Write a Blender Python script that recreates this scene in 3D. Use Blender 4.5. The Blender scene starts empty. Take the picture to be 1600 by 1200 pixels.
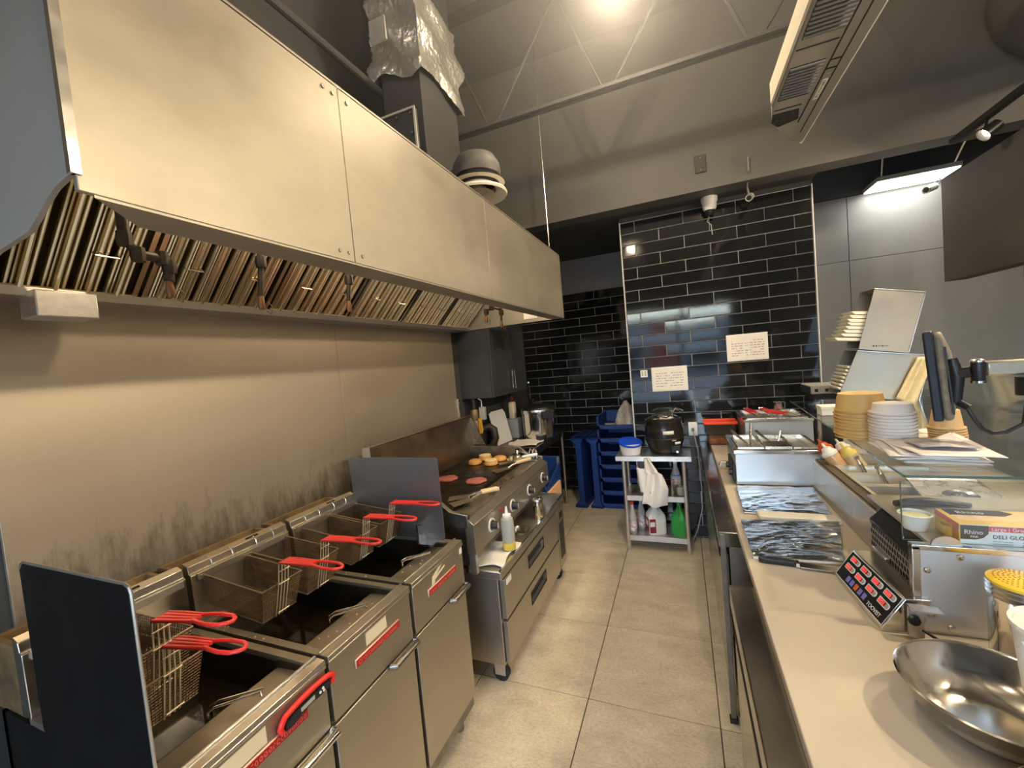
import bpy, math, random
from mathutils import Vector, Matrix
random.seed(7)
S = bpy.context.scene
COL = S.collection
PI = math.pi
# ------------------------------------------------------------------ camera, sky, lights, exposure
cam_d = bpy.data.cameras.new('camera'); cam = bpy.data.objects.new('camera', cam_d); COL.objects.link(cam)
cam_d.sensor_fit = 'HORIZONTAL'; cam_d.sensor_width = 36; cam_d.lens = 36*648/1600; cam_d.clip_start = .02
right = Vector((0.9227567, 0.37519359, -0.08803323)); down = Vector((-0.06236207, -0.08004884, -0.99483826)); fwd = Vector((-0.38030389, 0.9234836, -0.05046776))
m = Matrix.Identity(4)
for i in range(3):
    m[i][0] = right[i]; m[i][1] = -down[i]; m[i][2] = -fwd[i]
m[2][3] = 1.7
cam.matrix_world = m
S.camera = cam
vs = S.view_settings
vs.view_transform = 'Standard'; vs.look = 'None'; vs.gamma = 1; vs.use_curve_mapping = False
vs.exposure = 0.5
W = bpy.data.worlds.new('sky'); S.world = W; W.use_nodes = True
wn = W.node_tree.nodes; bg = wn['Background']
sky = wn.new('ShaderNodeTexSky'); sky.sky_type = 'NISHITA'; sky.sun_disc = False; sky.sun_elevation = math.radians(50); sky.sun_rotation = math.radians(200)
W.node_tree.links.new(sky.outputs[0], bg.inputs[0]); bg.inputs[1].default_value = 1.6

def lamp(name, loc, power, col=(1, .78, .52), radius=.08, typ='POINT', target=None, size=(.3, .3), angle=90, blend=.6):
    L = bpy.data.lights.new(name, typ); L.energy = power; L.color = col
    if typ in ('POINT', 'SPOT'): L.shadow_soft_size = radius
    if typ == 'SPOT': L.spot_size = math.radians(angle); L.spot_blend = blend
    if typ == 'AREA': L.shape = 'RECTANGLE'; L.size, L.size_y = size
    o = bpy.data.objects.new(name, L); COL.objects.link(o); o.location = loc
    if target is not None:
        o.rotation_euler = (Vector(target)-Vector(loc)).to_track_quat('-Z', 'Y').to_euler()
    return o
WARM = (1, .80, .55)
# pendant lamps over the galley, then unseen fill lamps added (housings are built below)
PEND = [(-.2, 2.28, 3.56, 75), (-.66, .35, 3.46, 26), (.5, .25, 4.05, 110), (2.9, -.2, 3.3, 80), (3.2, 2.4, 3.3, 60)]
for i, (x, y, z, p) in enumerate(PEND): lamp('pendant_light', (x, y, z), p, WARM, .062)
HOODFILL = [(-1.12, .95), (-1.12, 1.95), (-1.12, 2.9)]  # fill lamps added inside the hood to light the filters
for x, y in HOODFILL: lamp('filter_fill_light', (x-.05, y, 2.44), 7, (1, .80, .54), .05)
TRACK = [(3.30, 25), (2.3, 55), (1.35, 75)]
for y, p in TRACK: lamp('track_light', (1.655, y, 2.742), p, (1, .80, .54), .045, 'SPOT', (-1.2, y-.25, .7), angle=150, blend=.5)
lamp('linear_light', (1.75, 4.325, 2.84), 2.5, (1, .97, .88), typ='AREA', target=(1.75, 4.325, 0), size=(.46, .24))

# ------------------------------------------------------------------ helpers
def nt(name):
    mt = bpy.data.materials.new(name); mt.use_nodes = True
    return mt, mt.node_tree.nodes, mt.node_tree.links
def srgb(r, g, b):
    f = lambda c: (c/255/12.92) if c/255 <= .04045 else ((c/255+.055)/1.055)**2.4
    return (f(r), f(g), f(b), 1)
def mat(name, col, rough=.5, metal=0., var=0., vscale=6., rvar=0., bump=0., bscale=40., stretch=(1, 1, 1), spec=.5, trans=0., ior=1.45, coat=0., emit=None, estr=0., sss=0., col2=None):
    mt, n, l = nt(name); p = n['Principled BSDF']
    c = srgb(*col) if max(col) > 1.01 else (*col, 1)
    p.inputs['Base Color'].default_value = c; p.inputs['Roughness'].default_value = rough; p.inputs['Metallic'].default_value = metal
    p.inputs['Specular IOR Level'].default_value = spec; p.inputs['IOR'].default_value = ior; p.inputs['Transmission Weight'].default_value = trans
    p.inputs['Coat Weight'].default_value = coat; p.inputs['Coat Roughness'].default_value = .08
    if emit: p.inputs['Emission Color'].default_value = (*emit, 1); p.inputs['Emission Strength'].default_value = estr
    tc = n.new('ShaderNodeTexCoord'); mp = n.new('ShaderNodeMapping'); mp.inputs['Scale'].default_value = stretch; l.new(tc.outputs['Object'], mp.inputs[0])
    if var > 0:
        nz = n.new('ShaderNodeTexNoise'); nz.inputs['Scale'].default_value = vscale; nz.inputs['Detail'].default_value = 6; nz.inputs['Roughness'].default_value = .65
        l.new(mp.outputs[0], nz.inputs['Vector'])
        rp = n.new('ShaderNodeValToRGB'); rp.color_ramp.elements[0].position = .3; rp.color_ramp.elements[1].position = .7
        c2 = (srgb(*col2) if col2 else None)
        rp.color_ramp.elements[0].color = c2 or [max(0, v*(1-var)) for v in c[:3]]+[1]
        rp.color_ramp.elements[1].color = [min(1, v*(1+var*.6)) for v in c[:3]]+[1]
        l.new(nz.outputs[0], rp.inputs[0]); l.new(rp.outputs[0], p.inputs['Base Color'])
    if rvar > 0:
        nz = n.new('ShaderNodeTexNoise'); nz.inputs['Scale'].default_value = vscale*1.3; nz.inputs['Detail'].default_value = 5
        l.new(mp.outputs[0], nz.inputs['Vector'])
        mr = n.new('ShaderNodeMapRange'); mr.inputs['From Min'].default_value = .3; mr.inputs['From Max'].default_value = .7
        mr.inputs['To Min'].default_value = max(.02, rough-rvar); mr.inputs['To Max'].default_value = min(1, rough+rvar)
        l.new(nz.outputs[0], mr.inputs[0]); l.new(mr.outputs[0], p.inputs['Roughness'])
    if bump > 0:
        nz = n.new('ShaderNodeTexNoise'); nz.inputs['Scale'].default_value = bscale; nz.inputs['Detail'].default_value = 4
        l.new(mp.outputs[0], nz.inputs['Vector'])
        b = n.new('ShaderNodeBump'); b.inputs['Strength'].default_value = bump; b.inputs['Distance'].default_value = .01
        l.new(nz.outputs[0], b.inputs['Height']); l.new(b.outputs[0], p.inputs['Normal'])
    return mt
def thin_glass(name, tint=(.9, .96, .94), refl=.08, rough=.0):
    mt, n, l = nt(name); n.remove(n['Principled BSDF']); out = n['Material Output']
    t = n.new('ShaderNodeBsdfTransparent'); t.inputs[0].default_value = (*tint, 1)
    g = n.new('ShaderNodeBsdfGlossy'); g.inputs['Roughness'].default_value = rough
    lw = n.new('ShaderNodeLayerWeight'); lw.inputs['Blend'].default_value = .25
    mr = n.new('ShaderNodeMapRange'); mr.inputs['To Min'].default_value = refl; mr.inputs['To Max'].default_value = .85
    l.new(lw.outputs['Facing'], mr.inputs[0])
    pw = n.new('ShaderNodeMath'); pw.operation = 'POWER'; pw.inputs[1].default_value = 1.6; l.new(mr.outputs[0], pw.inputs[0])
    ad = n.new('ShaderNodeMath'); ad.operation = 'ADD'; ad.inputs[1].default_value = refl*.5; l.new(pw.outputs[0], ad.inputs[0])
    mx = n.new('ShaderNodeMixShader'); l.new(ad.outputs[0], mx.inputs[0]); l.new(t.outputs[0], mx.inputs[1]); l.new(g.outputs[0], mx.inputs[2]); l.new(mx.outputs[0], out.inputs[0])
    return mt

class MB:
    def __init__(s): s.v = []; s.f = []; s.mi = []; s.cur = 0
    def add(s, vs, fs):
        b = len(s.v); s.v += [Vector(v) for v in vs]; s.f += [tuple(b+i for i in f) for f in fs]; s.mi += [s.cur]*len(fs); return s
    def box(s, x0, x1, y0, y1, z0, z1, M=None):
        v = [Vector((x, y, z)) for z in (z0, z1) for y in (y0, y1) for x in (x0, x1)]
        if M: v = [M @ a for a in v]
        return s.add(v, [(0, 2, 3, 1), (4, 5, 7, 6), (0, 1, 5, 4), (2, 6, 7, 3), (0, 4, 6, 2), (1, 3, 7, 5)])
    def cbox(s, c, d, M=None):
        return s.box(c[0]-d[0]/2, c[0]+d[0]/2, c[1]-d[1]/2, c[1]+d[1]/2, c[2]-d[2]/2, c[2]+d[2]/2, M)
    def prism(s, poly, axis, a, b):
        def P(p, t):
            return {0: (t, p[0], p[1]), 1: (p[0], t, p[1]), 2: (p[0], p[1], t)}[axis]
        n = len(poly)
        v = [P(p, a) for p in poly]+[P(p, b) for p in poly]
        f = [tuple(range(n-1, -1, -1)), tuple(range(n, 2*n))]+[(i, (i+1) % n, n+(i+1) % n, n+i) for i in range(n)]
        return s.add(v, f)
    def tube(s, pts, r, n=8, caps=True, closed=False):
        pts = [Vector(p) for p in pts]; N = len(pts); rs = r if isinstance(r, (list, tuple)) else [r]*N
        up = None; rings = []
        for i in range(N):
            if closed: t = pts[(i+1) % N]-pts[i-1]
            else: t = pts[min(i+1, N-1)]-pts[max(i-1, 0)]
            t.normalize()
            if up is None:
                a = Vector((0, 0, 1)) if abs(t.z) < .9 else Vector((1, 0, 0)); up = (a-t*a.dot(t)).normalized()
            else:
                up = up-t*up.dot(t)
                if up.length < 1e-5: up = t.orthogonal()
                up.normalize()
            sd = t.cross(up)
            rings.append([pts[i]+(up*math.cos(2*PI*k/n)+sd*math.sin(2*PI*k/n))*rs[i] for k in range(n)])
        v = [p for q in rings for p in q]; f = []
        for i in range(N if closed else N-1):
            a = i*n; b = ((i+1) % N)*n
            f += [(a+k, a+(k+1) % n, b+(k+1) % n, b+k) for k in range(n)]
        if caps and not closed: f += [tuple(range(n-1, -1, -1)), tuple(range((N-1)*n, N*n))]
        return s.add(v, f)
    def cyl(s, a, b, r, n=16, r2=None):
        return s.tube([a, b], [r, r if r2 is None else r2], n)
    def lathe(s, prof, c=(0, 0, 0), n=24, M=None, cap0=True, cap1=True):
        v = []; f = []
        for r, z in prof:
            for k in range(n):
                p = Vector((r*math.cos(2*PI*k/n), r*math.sin(2*PI*k/n), z))
                if M: p = M @ p
                v.append(p+Vector(c))
        for i in range(len(prof)-1):
            a = i*n; b = a+n
            f += [(a+k, a+(k+1) % n, b+(k+1) % n, b+k) for k in range(n)]
        if cap0: f.append(tuple(range(n-1, -1, -1)))
        if cap1: f.append(tuple(range((len(prof)-1)*n, len(prof)*n)))
        return s.add(v, f)
    def grid(s, fn, nu, nv, thick=0.):
        v = [Vector(fn(i/nu, j/nv)) for j in range(nv+1) for i in range(nu+1)]
        w = nu+1
        f = [(j*w+i, j*w+i+1, (j+1)*w+i+1, (j+1)*w+i) for j in range(nv) for i in range(nu)]
        return s.add(v, f)
ORG = {}
def link(name, mb, mt, parent=None, bev=0., smooth=35, solid=0., stuff=False, label=None):
    org = ORG.get(parent, Vector((0, 0, 0)))
    me = bpy.data.meshes.new(name)
    me.from_pydata([tuple(v-org) for v in mb.v], [], mb.f)
    for x in (mt if isinstance(mt, (list, tuple)) else [mt]): me.materials.append(x)
    me.polygons.foreach_set('material_index', mb.mi)
    me.polygons.foreach_set('use_smooth', [True]*len(me.polygons)); me.update()
    me.set_sharp_from_angle(angle=math.radians(smooth))
    o = bpy.data.objects.new(name, me); COL.objects.link(o)
    if parent is not None: o.parent = parent
    ORG[o] = org
    if solid: md = o.modifiers.new('solid', 'SOLIDIFY'); md.thickness = solid; md.offset = 0
    if bev: md = o.modifiers.new('bevel', 'BEVEL'); md.width = bev; md.segments = 2; md.limit_method = 'ANGLE'; md.angle_limit = math.radians(40)
    if stuff: o['kind'] = 'stuff'
    if label: o['label'] = label
    return o
def thing(name, label, cat, loc=(0, 0, 0), group=None):
    o = bpy.data.objects.new(name, None); COL.objects.link(o); o.location = loc; o.empty_display_size = .05
    o['label'] = label; o['category'] = cat
    if group: o['group'] = group
    ORG[o] = Vector(loc); return o
def solo(name, mb, mt, label, cat, loc, group=None, **k):
    """a thing that is one mesh: origin at its base"""
    mb.v = [v-Vector(loc) for v in mb.v]
    o = link(name, mb, mt, None, **k); o.location = loc; o['label'] = label; o['category'] = cat
    if group: o['group'] = group
    return o
def struct(name, mb, mt, **k):
    o = link(name, mb, mt, None, **k); o['kind'] = 'structure'; return o
def dup(root, loc=None, rot=None, label=None, group=None):
    r = root.copy(); COL.objects.link(r)
    if loc is not None: r.location = loc
    if rot is not None: r.rotation_euler = rot
    if label: r['label'] = label
    if group: r['group'] = group
    for ch in list(root.children):
        c = ch.copy(); COL.objects.link(c); c.parent = r
        for g in list(ch.children):
            d = g.copy(); COL.objects.link(d); d.parent = c
    return r
def text(name, body, size, mt, parent, M, align='LEFT', ext=.0004):
    cu = bpy.data.curves.new(name, 'FONT'); cu.body = body; cu.size = size; cu.align_x = align; cu.extrude = ext; cu.resolution_u = 3
    t = bpy.data.objects.new(name, cu); COL.objects.link(t)
    me = bpy.data.meshes.new_from_object(t.evaluated_get(bpy.context.evaluated_depsgraph_get()))
    bpy.data.objects.remove(t)
    me.transform(Matrix.Translation(-ORG.get(parent, Vector((0, 0, 0)))) @ M)
    me.materials.clear(); me.materials.append(mt)
    o = bpy.data.objects.new(name, me); COL.objects.link(o); o.parent = parent; ORG[o] = ORG.get(parent, Vector((0, 0, 0)))
    return o
def basis(o, x, y, z):
    """matrix with given axes and origin"""
    M = Matrix.Identity(4)
    for i in range(3): M[i][0] = x[i]; M[i][1] = y[i]; M[i][2] = z[i]; M[i][3] = o[i]
    return M
def rotM(loc, rz=0, ry=0, rx=0):
    return Matrix.Translation(loc) @ Matrix.Rotation(rz, 4, 'Z') @ Matrix.Rotation(ry, 4, 'Y') @ Matrix.Rotation(rx, 4, 'X')

# ------------------------------------------------------------------ materials
M = {}
M['steel'] = mat('brushed_steel', (.62, .59, .55), .34, .9, rvar=.05, vscale=3)
M['steel_h'] = mat('brushed_steel_across', (.62, .59, .55), .33, .9, rvar=.05, vscale=3)
M['steel_b'] = mat('bright_steel', (.74, .72, .68), .22, 1., rvar=.08, vscale=8)
M['steel_d'] = mat('dull_dark_steel', (.30, .28, .25), .42, 1., var=.35, vscale=9, rvar=.12)
M['mirror'] = mat('polished_steel', (.82, .78, .71), .14, 1., rvar=.04, vscale=10)
M['chrome'] = mat('chrome_wire', (.82, .78, .70), .2, 1.)
M['wire'] = mat('fryer_wire', (.20, .13, .075), .5, .7, var=.4, vscale=20)
M['black'] = mat('black_plastic', (.016, .016, .018), .38)
M['blackm'] = mat('black_matte', (.012, .012, .013), .75)
M['rubber'] = mat('black_rubber', (.02, .02, .02), .7)
M['red'] = mat('red_vinyl', (.75, .035, .03), .32, coat=.3)
M['redp'] = mat('red_plastic', (.78, .03, .02), .4)
M['white'] = mat('white_plastic', (.82, .81, .78), .4)
M['paper'] = mat('white_paper', (.82, .79, .73), .8)
M['cream'] = mat('cream_tape', (.80, .70, .48), .8)
M['iron'] = mat('dark_pipe', (.06, .05, .042), .5, .6, var=.4, vscale=12)
M['brass'] = mat('brass', (.30, .16, .08), .5, .8)
M['darkwall'] = mat('charcoal_paint', (.055, .056, .056), .6, var=.12, vscale=2, bump=.03, bscale=60)
M['ceilpaint'] = mat('charcoal_ceiling_paint', (.11, .11, .107), .65, var=.15, vscale=1.5)
M['greypanel'] = mat('grey_wall_panel', (.225, .228, .226), .55, var=.06, vscale=3)
M['counter'] = mat('beige_stone_top', (.56, .49, .385), .38, var=.07, vscale=5, rvar=.08)
M['blue'] = mat('blue_tray_plastic', (.010, .042, .20), .42, var=.15, vscale=15)
M['bluelid'] = mat('blue_lid', (.01, .07, .62), .35)
M['grey'] = mat('grey_plastic', (.18, .18, .18), .5)
M['greyl'] = mat('light_grey', (.42, .41, .38), .5)

# ------------------------------------------------------------------ the setting
fl = struct('floor', MB().box(-2.4, 4.2, -3.1, 5.4, -.12, -.003), mat('dark_grout', (.10, .085, .065), .9))
mt, n, l = nt('beige_stone_tile'); p = n['Principled BSDF']; p.inputs['Roughness'].default_value = .42
tc = n.new('ShaderNodeTexCoord'); oi = n.new('ShaderNodeObjectInfo'); va = n.new('ShaderNodeVectorMath'); va.operation = 'ADD'
vm = n.new('ShaderNodeVectorMath'); vm.operation = 'SCALE'; vm.inputs['Scale'].default_value = 37.0; cx_ = n.new('ShaderNodeCombineXYZ'); l.new(oi.outputs['Random'], cx_.inputs[0]); l.new(oi.outputs['Random'], cx_.inputs[1]); l.new(cx_.outputs[0], vm.inputs[0])
l.new(tc.outputs['Object'], va.inputs[0]); l.new(vm.outputs[0], va.inputs[1])
mp = n.new('ShaderNodeMapping'); mp.inputs['Scale'].default_value = (1, 1.9, 1); l.new(va.outputs[0], mp.inputs[0])
def nz_(sc, det, ro, dist=0):
    q = n.new('ShaderNodeTexNoise'); q.inputs['Scale'].default_value = sc; q.inputs['Detail'].default_value = det; q.inputs['Roughness'].default_value = ro; q.inputs['Distortion'].default_value = dist; l.new(mp.outputs[0], q.inputs['Vector']); return q
big, veins, fine = nz_(4, 6, .6), nz_(7, 8, .7, 1.6), nz_(60, 4, .7)
rb = n.new('ShaderNodeValToRGB'); rb.color_ramp.elements[0].position = .32; rb.color_ramp.elements[1].position = .68; rb.color_ramp.elements[0].color = (.56, .475, .33, 1); rb.color_ramp.elements[1].color = (.76, .665, .475, 1); l.new(big.outputs[0], rb.inputs[0])
rv = n.new('ShaderNodeValToRGB'); rv.color_ramp.elements[0].position = .47; rv.color_ramp.elements[1].position = .50; e3 = rv.color_ramp.elements.new(.53); rv.color_ramp.elements[0].color = rv.color_ramp.elements[2].color = (0, 0, 0, 1); rv.color_ramp.elements[1].color = (1, 1, 1, 1); l.new(veins.outputs[0], rv.inputs[0])
m1 = n.new('ShaderNodeMix'); m1.data_type = 'RGBA'; mf = n.new('ShaderNodeMath'); mf.operation = 'MULTIPLY'; mf.inputs[1].default_value = .38; l.new(rv.outputs[0], mf.inputs[0]); l.new(mf.outputs[0], m1.inputs[0]); l.new(rb.outputs[0], m1.inputs[6]); m1.inputs[7].default_value = (.84, .76, .58, 1)
m2 = n.new('ShaderNodeMix'); m2.data_type = 'RGBA'; m2.blend_type = 'MULTIPLY'; m2.inputs[0].default_value = .55; rf = n.new('ShaderNodeValToRGB'); rf.color_ramp.elements[0].position = .35; rf.color_ramp.elements[1].position = .55; rf.color_ramp.elements[0].color = (.62, .58, .52, 1); l.new(fine.outputs[0], rf.inputs[0]); l.new(m1.outputs[2], m2.inputs[6]); l.new(rf.outputs[0], m2.inputs[7]); l.new(m2.outputs[2], p.inputs['Base Color'])
bb_ = n.new('ShaderNodeBump'); bb_.inputs['Strength'].default_value = .15; bb_.inputs['Distance'].default_value = .004; l.new(veins.outputs[0], bb_.inputs['Height']); l.new(bb_.outputs[0], p.inputs['Normal'])
M['stone'] = mt
tb = MB().box(-.294, .294, -.294, .294, -.009, 0)
tile0 = link('floor_tile', tb, M['stone'], fl, bev=.0012)
first = True
for i in range(-3, 7):
    for j in range(-8, 6):
        cx = .06-.593/2+.593*i+.593; cy = 1.929-.592/2+.592*j+.592
        if cx > 4 or cy > 5.4 or cx < -2.3: continue
        o = tile0 if first else tile0.copy()
        if not first: COL.objects.link(o); o.parent = fl
        first = False
        o.location = (cx, cy, 0); o.rotation_euler = (0, 0, random.choice([0, PI]))
struct('ceiling', MB().box(-2.4, 4.2, -3.1, 5.4, 4.3, 4.4), M['ceilpaint'])
wl = struct('wall_left', MB().box(-2.1, -1.9, -3.1, 5.4, 0, 4.3), M['darkwall'])
# steel cladding behind the cook line
M['clad'] = None
mt, n, l = nt('stainless_cladding'); p = n['Principled BSDF']; p.inputs['Metallic'].default_value = .75
tc = n.new('ShaderNodeTexCoord'); mp = n.new('ShaderNodeMapping'); mp.inputs['Scale'].default_value = (1, .9, 2.2); l.new(tc.outputs['Object'], mp.inputs[0])
nz = n.new('ShaderNodeTexNoise'); nz.inputs['Scale'].default_value = 2.2; nz.inputs['Detail'].default_value = 7; nz.inputs['Roughness'].default_value = .6; l.new(mp.outputs[0], nz.inputs['Vector'])
mr = n.new('ShaderNodeMapRange'); mr.inputs['From Min'].default_value = .3; mr.inputs['From Max'].default_value = .7; mr.inputs['To Min'].default_value = .40; mr.inputs['To Max'].default_value = .52; l.new(nz.outputs[0], mr.inputs[0]); l.new(mr.outputs[0], p.inputs['Roughness'])
mp2 = n.new('ShaderNodeMapping'); mp2.inputs['Scale'].default_value = (1, 5, 1.4); l.new(tc.outputs['Object'], mp2.inputs[0])
nz2 = n.new('ShaderNodeTexNoise'); nz2.inputs['Scale'].default_value = 4.5; nz2.inputs['Detail'].default_value = 8; nz2.inputs['Roughness'].default_value = .7; l.new(mp2.outputs[0], nz2.inputs['Vector'])
sx = n.new('ShaderNodeSeparateXYZ'); l.new(tc.outputs['Object'], sx.inputs[0])
mz = n.new('ShaderNodeMapRange'); mz.inputs['From Min'].default_value = 1.0; mz.inputs['From Max'].default_value = 1.4; mz.inputs['To Min'].default_value = .26; mz.inputs['To Max'].default_value = -.2; l.new(sx.outputs['Z'], mz.inputs[0])
ad = n.new('ShaderNodeMath'); ad.operation = 'ADD'; l.new(nz2.outputs[0], ad.inputs[0]); l.new(mz.outputs[0], ad.inputs[1])
rp = n.new('ShaderNodeValToRGB'); rp.color_ramp.elements[0].position = .5; rp.color_ramp.elements[0].color = (.51, .44, .345, 1); rp.color_ramp.elements[1].position = .86; rp.color_ramp.elements[1].color = (.19, .15, .10, 1)
l.new(ad.outputs[0], rp.inputs[0]); l.new(rp.outputs[0], p.inputs['Base Color'])
bp = n.new('ShaderNodeBump'); bp.inputs['Strength'].default_value = .02; bp.inputs['Distance'].default_value = .02; l.new(nz.outputs[0], bp.inputs['Height']); l.new(bp.outputs[0], p.inputs['Normal'])
M['clad'] = mt
for y0, y1 in ((.53, 1.9), (1.903, 3.25)):
    link('cladding_panel', MB().box(-1.9, -1.885, y0, y1, .05, 2.1), M['clad'], wl, bev=.001)
link('edge_trim', MB().box(-1.9, -1.872, 3.25, 3.262, 1.25, 1.42), M['steel_b'], wl)
# tiled walls
M['tile'] = mat('black_gloss_tile', (.010, .011, .013), .07, var=.3, vscale=3, bump=.02, bscale=9, spec=.6, rvar=.04)
M['grout'] = mat('grey_grout', (.58, .56, .52), .8)
TL, TH = .4005, .1018
def tiled(wall, yf, x0, x1, ztop, zbot, joint0):
    r = 0; z = ztop
    while z > zbot:
        zz0 = max(z-TH, zbot); off = joint0+(TL/2 if r % 2 else 0)
        k0 = math.floor((x0-off)/TL)
        for k in range(k0, k0+12):
            a = max(off+k*TL, x0); b = min(off+(k+1)*TL, x1)
            if b-a < .015: continue
            cx, cz = (a+b)/2, (z+zz0)/2
            key = (round(b-a, 3), round(z-zz0, 3))
            if key not in TM:
                w, h = (b-a)/2-.0022, (z-zz0)/2-.0022
                e = .004
                v = [(-w, .006, -h), (w, .006, -h), (w, .006, h), (-w, .006, h), (-w+e*.3, -.003, -h+e*.3), (w-e*.3, -.003, -h+e*.3), (w-e*.3, -.003, h-e*.3), (-w+e*.3, -.003, h-e*.3),
                     (-w+e, -.005, -h+e), (w-e, -.005, -h+e), (w-e, -.005, h-e), (-w+e, -.005, h-e)]
                f = [(8, 9, 10, 11)]+[(i, (i+1) % 4, 4+(i+1) % 4, 4+i) for i in range(4)]+[(4+i, 4+(i+1) % 4, 8+(i+1) % 4, 8+i) for i in range(4)]
                TM[key] = link('wall_tile', MB().add(v, f), M['tile'], wall, smooth=10); o = TM[key]
            else:
                o = TM[key].copy(); COL.objects.link(o); o.parent = wall
            o.location = (cx, yf-.001, cz)
            o.rotation_euler = (random.gauss(0, .0035), 0, random.gauss(0, .0035))
        z -= TH; r += 1
TM = {}
wc = struct('wall_centre', MB().box(-.44, 1.012, 3.945, 5.4, 0, 2.9), M['grout'])
tiled(wc, 3.94, -.436, 1.004, 2.862, 0, -.314)
TM = {}
wb = struct('wall_back', MB().box(-1.9, -.44, 5.15, 5.4, 0, 4.3), M['grout'])
tiled(wb, 5.145, -1.9, -.44, 2.49, 0, -1.34)
link('painted_band', MB().box(-1.9, -.44, 5.13, 5.15, 2.492, 2.9), mat('grey_band_paint', (.34, .34, .335), .6), wb)
link('painted_band', MB().box(-.44, 1.012, 3.932, 3.945, 2.866, 2.9), M['darkwall'], wc)
t = MB(); t.box(-.444, -.438, 3.930, 3.95, 0, 2.87); t.box(1.006, 1.013, 3.930, 3.95, .9, 2.87)
struct('trim_1', t, mat('white_tile_trim', (.75, .76, .74), .35))
# bulkhead and soffit over the back of the room
struct('trim_2', MB().box(-1.9, 4.2, 3.63, 3.80, 2.9, 4.3), mat('bulkhead_paint', (.115, .113, .105), .6, var=.08, vscale=2))
struct('trim_3', MB().box(-1.9, 1.012, 3.80, 5.15, 2.9, 3.0), M['darkwall'])
wr = struct('wall_right', MB().box(1.0, 4.2, 4.5, 4.7, 0, 4.3), M['greypanel'])
for x0, x1, z0, z1 in ((1.02, 1.39, .9, 2.318), (1.02, 1.39, 2.322, 2.86), (1.394, 2.6, .9, 2.318), (1.394, 2.6, 2.322, 2.86), (2.604, 4.1, .9, 2.86)):
    link('wall_panel', MB().box(x0, x1, 4.485, 4.5, z0, z1), M['greypanel'], wr, bev=.002)
link('painted_band', MB().box(1.02, 4.1, 4.48, 4.5, 2.865, 3.6), M['darkwall'], wr)
h = MB(); h.box(1.8, 1.92, -3.0, 4.02, 2.01, 2.73); h.box(1.8, 1.92, 2.95, 3.27, 0, 2.01)
struct('wall_header', h, mat('dark_taupe_paint', (.10, .09, .077), .85, var=.1, vscale=2, spec=.2))
struct('wall_far_right', MB().box(4.1, 4.2, -3.1, 4.5, 0, 4.3), M['darkwall'])
# storefront behind the camera: seen mirrored in tiles and steel
f = MB(); f.box(-2.1, -1.35, -3.1, -2.95, 0, 4.3); f.box(1.1, 2.15, -3.1, -2.95, 0, 4.3); f.box(3.6, 4.2, -3.1, -2.95, 0, 4.3); f.box(-1.35, 1.1, -3.1, -2.95, 2.68, 4.3); f.box(2.15, 3.6, -3.1, -2.95, 2.68, 4.3); f.box(-1.35, 1.1, -3.1, -2.95, 0, .45); f.box(2.15, 3.6, -3.1, -2.95, 0, .45)
struct('wall_front', f, M['darkwall'])
M['pane'] = thin_glass('window_pane', (.95, .97, .97), .05)
for i, (a, b) in enumerate(((-1.35, 1.1), (2.15, 3.6))):
    w = MB(); w.box(a, b, -3.05, -3.0, .45, .51); w.box(a, b, -3.05, -3.0, 2.62, 2.68)
    for x in (a, b-.06, (a*.45+b*.55)): w.box(x, x+.06, -3.05, -3.0, .45, 2.68)
    wi = struct('window_%d' % (i+1), w, M['black'])
    link('pane', MB().box(a, b, -3.03, -3.022, .5, 2.63), M['pane'], wi)
struct('ground', MB().box(-40, 40, -45, -3.1, -.2, -.1), mat('concrete_paving', (.35, .34, .32), .8, var=.15, vscale=.6))
bl = thing('building', 'low building with red panels and white band, mirrored in the black tiles', 'building', (0, -30, -.1))
link('wall', MB().box(-14, 22, -36, -30, -.1, 4.2), mat('building_wall', (.30, .31, .33), .8), bl)
link('white_band', MB().box(-8, 3, -29.98, -29.8, 2.0, 2.7), M['white'], bl)  # white band added for the pale bar mirrored in the tiles
for x in (-9, -2.5, 6): link('red_panel', MB().box(x, x+2.6, -29.97, -29.85, 0, 3.9), mat('brick_red', (.5, .10, .07), .7), bl)
for x in (-5.5, 1.0, 10, 14): link('window', MB().box(x, x+2.2, -29.97, -29.9, .3, 1.8), mat('dark_glazing', (.02, .03, .04), .1), bl)

# roof joists
def joist(y, z, xs):
    o = MB(); o.box(-1.9, 4.1, y-.035, y-.006, z-.022, z); o.box(-1.9, 4.1, y+.006, y+.035, z-.022, z); o.box(-1.9, 4.1, y-.035, y+.035, 4.25, 4.3)
    for x in xs:
        o.tube([(x-.03, y, z-.01), (x-.36, y, 4.28)], .010, 6); o.tube([(x+.03, y, z-.01), (x+.62, y, 4.28)], .010, 6)
    return o
struct('trim_4', joist(2.90, 3.45, [-1.17, -.33, .51, 1.35, 2.2, 3.0]), mat('joist_paint', (.05, .05, .05), .7))
struct('trim_5', joist(.9, 3.9, [-1.17, -.33, .51, 1.35, 2.2, 3.0]), M['ceilpaint'])
struct('trim_6', MB().tube([(-1.60, -2.9, 3.42), (-1.60, 3.5, 3.42)], .022, 10), M['darkwall'])

M['bulb'] = mat('lit_glass_bulb', (.9, .8, .6), .4, emit=(1, .8, .55), estr=3)
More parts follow.
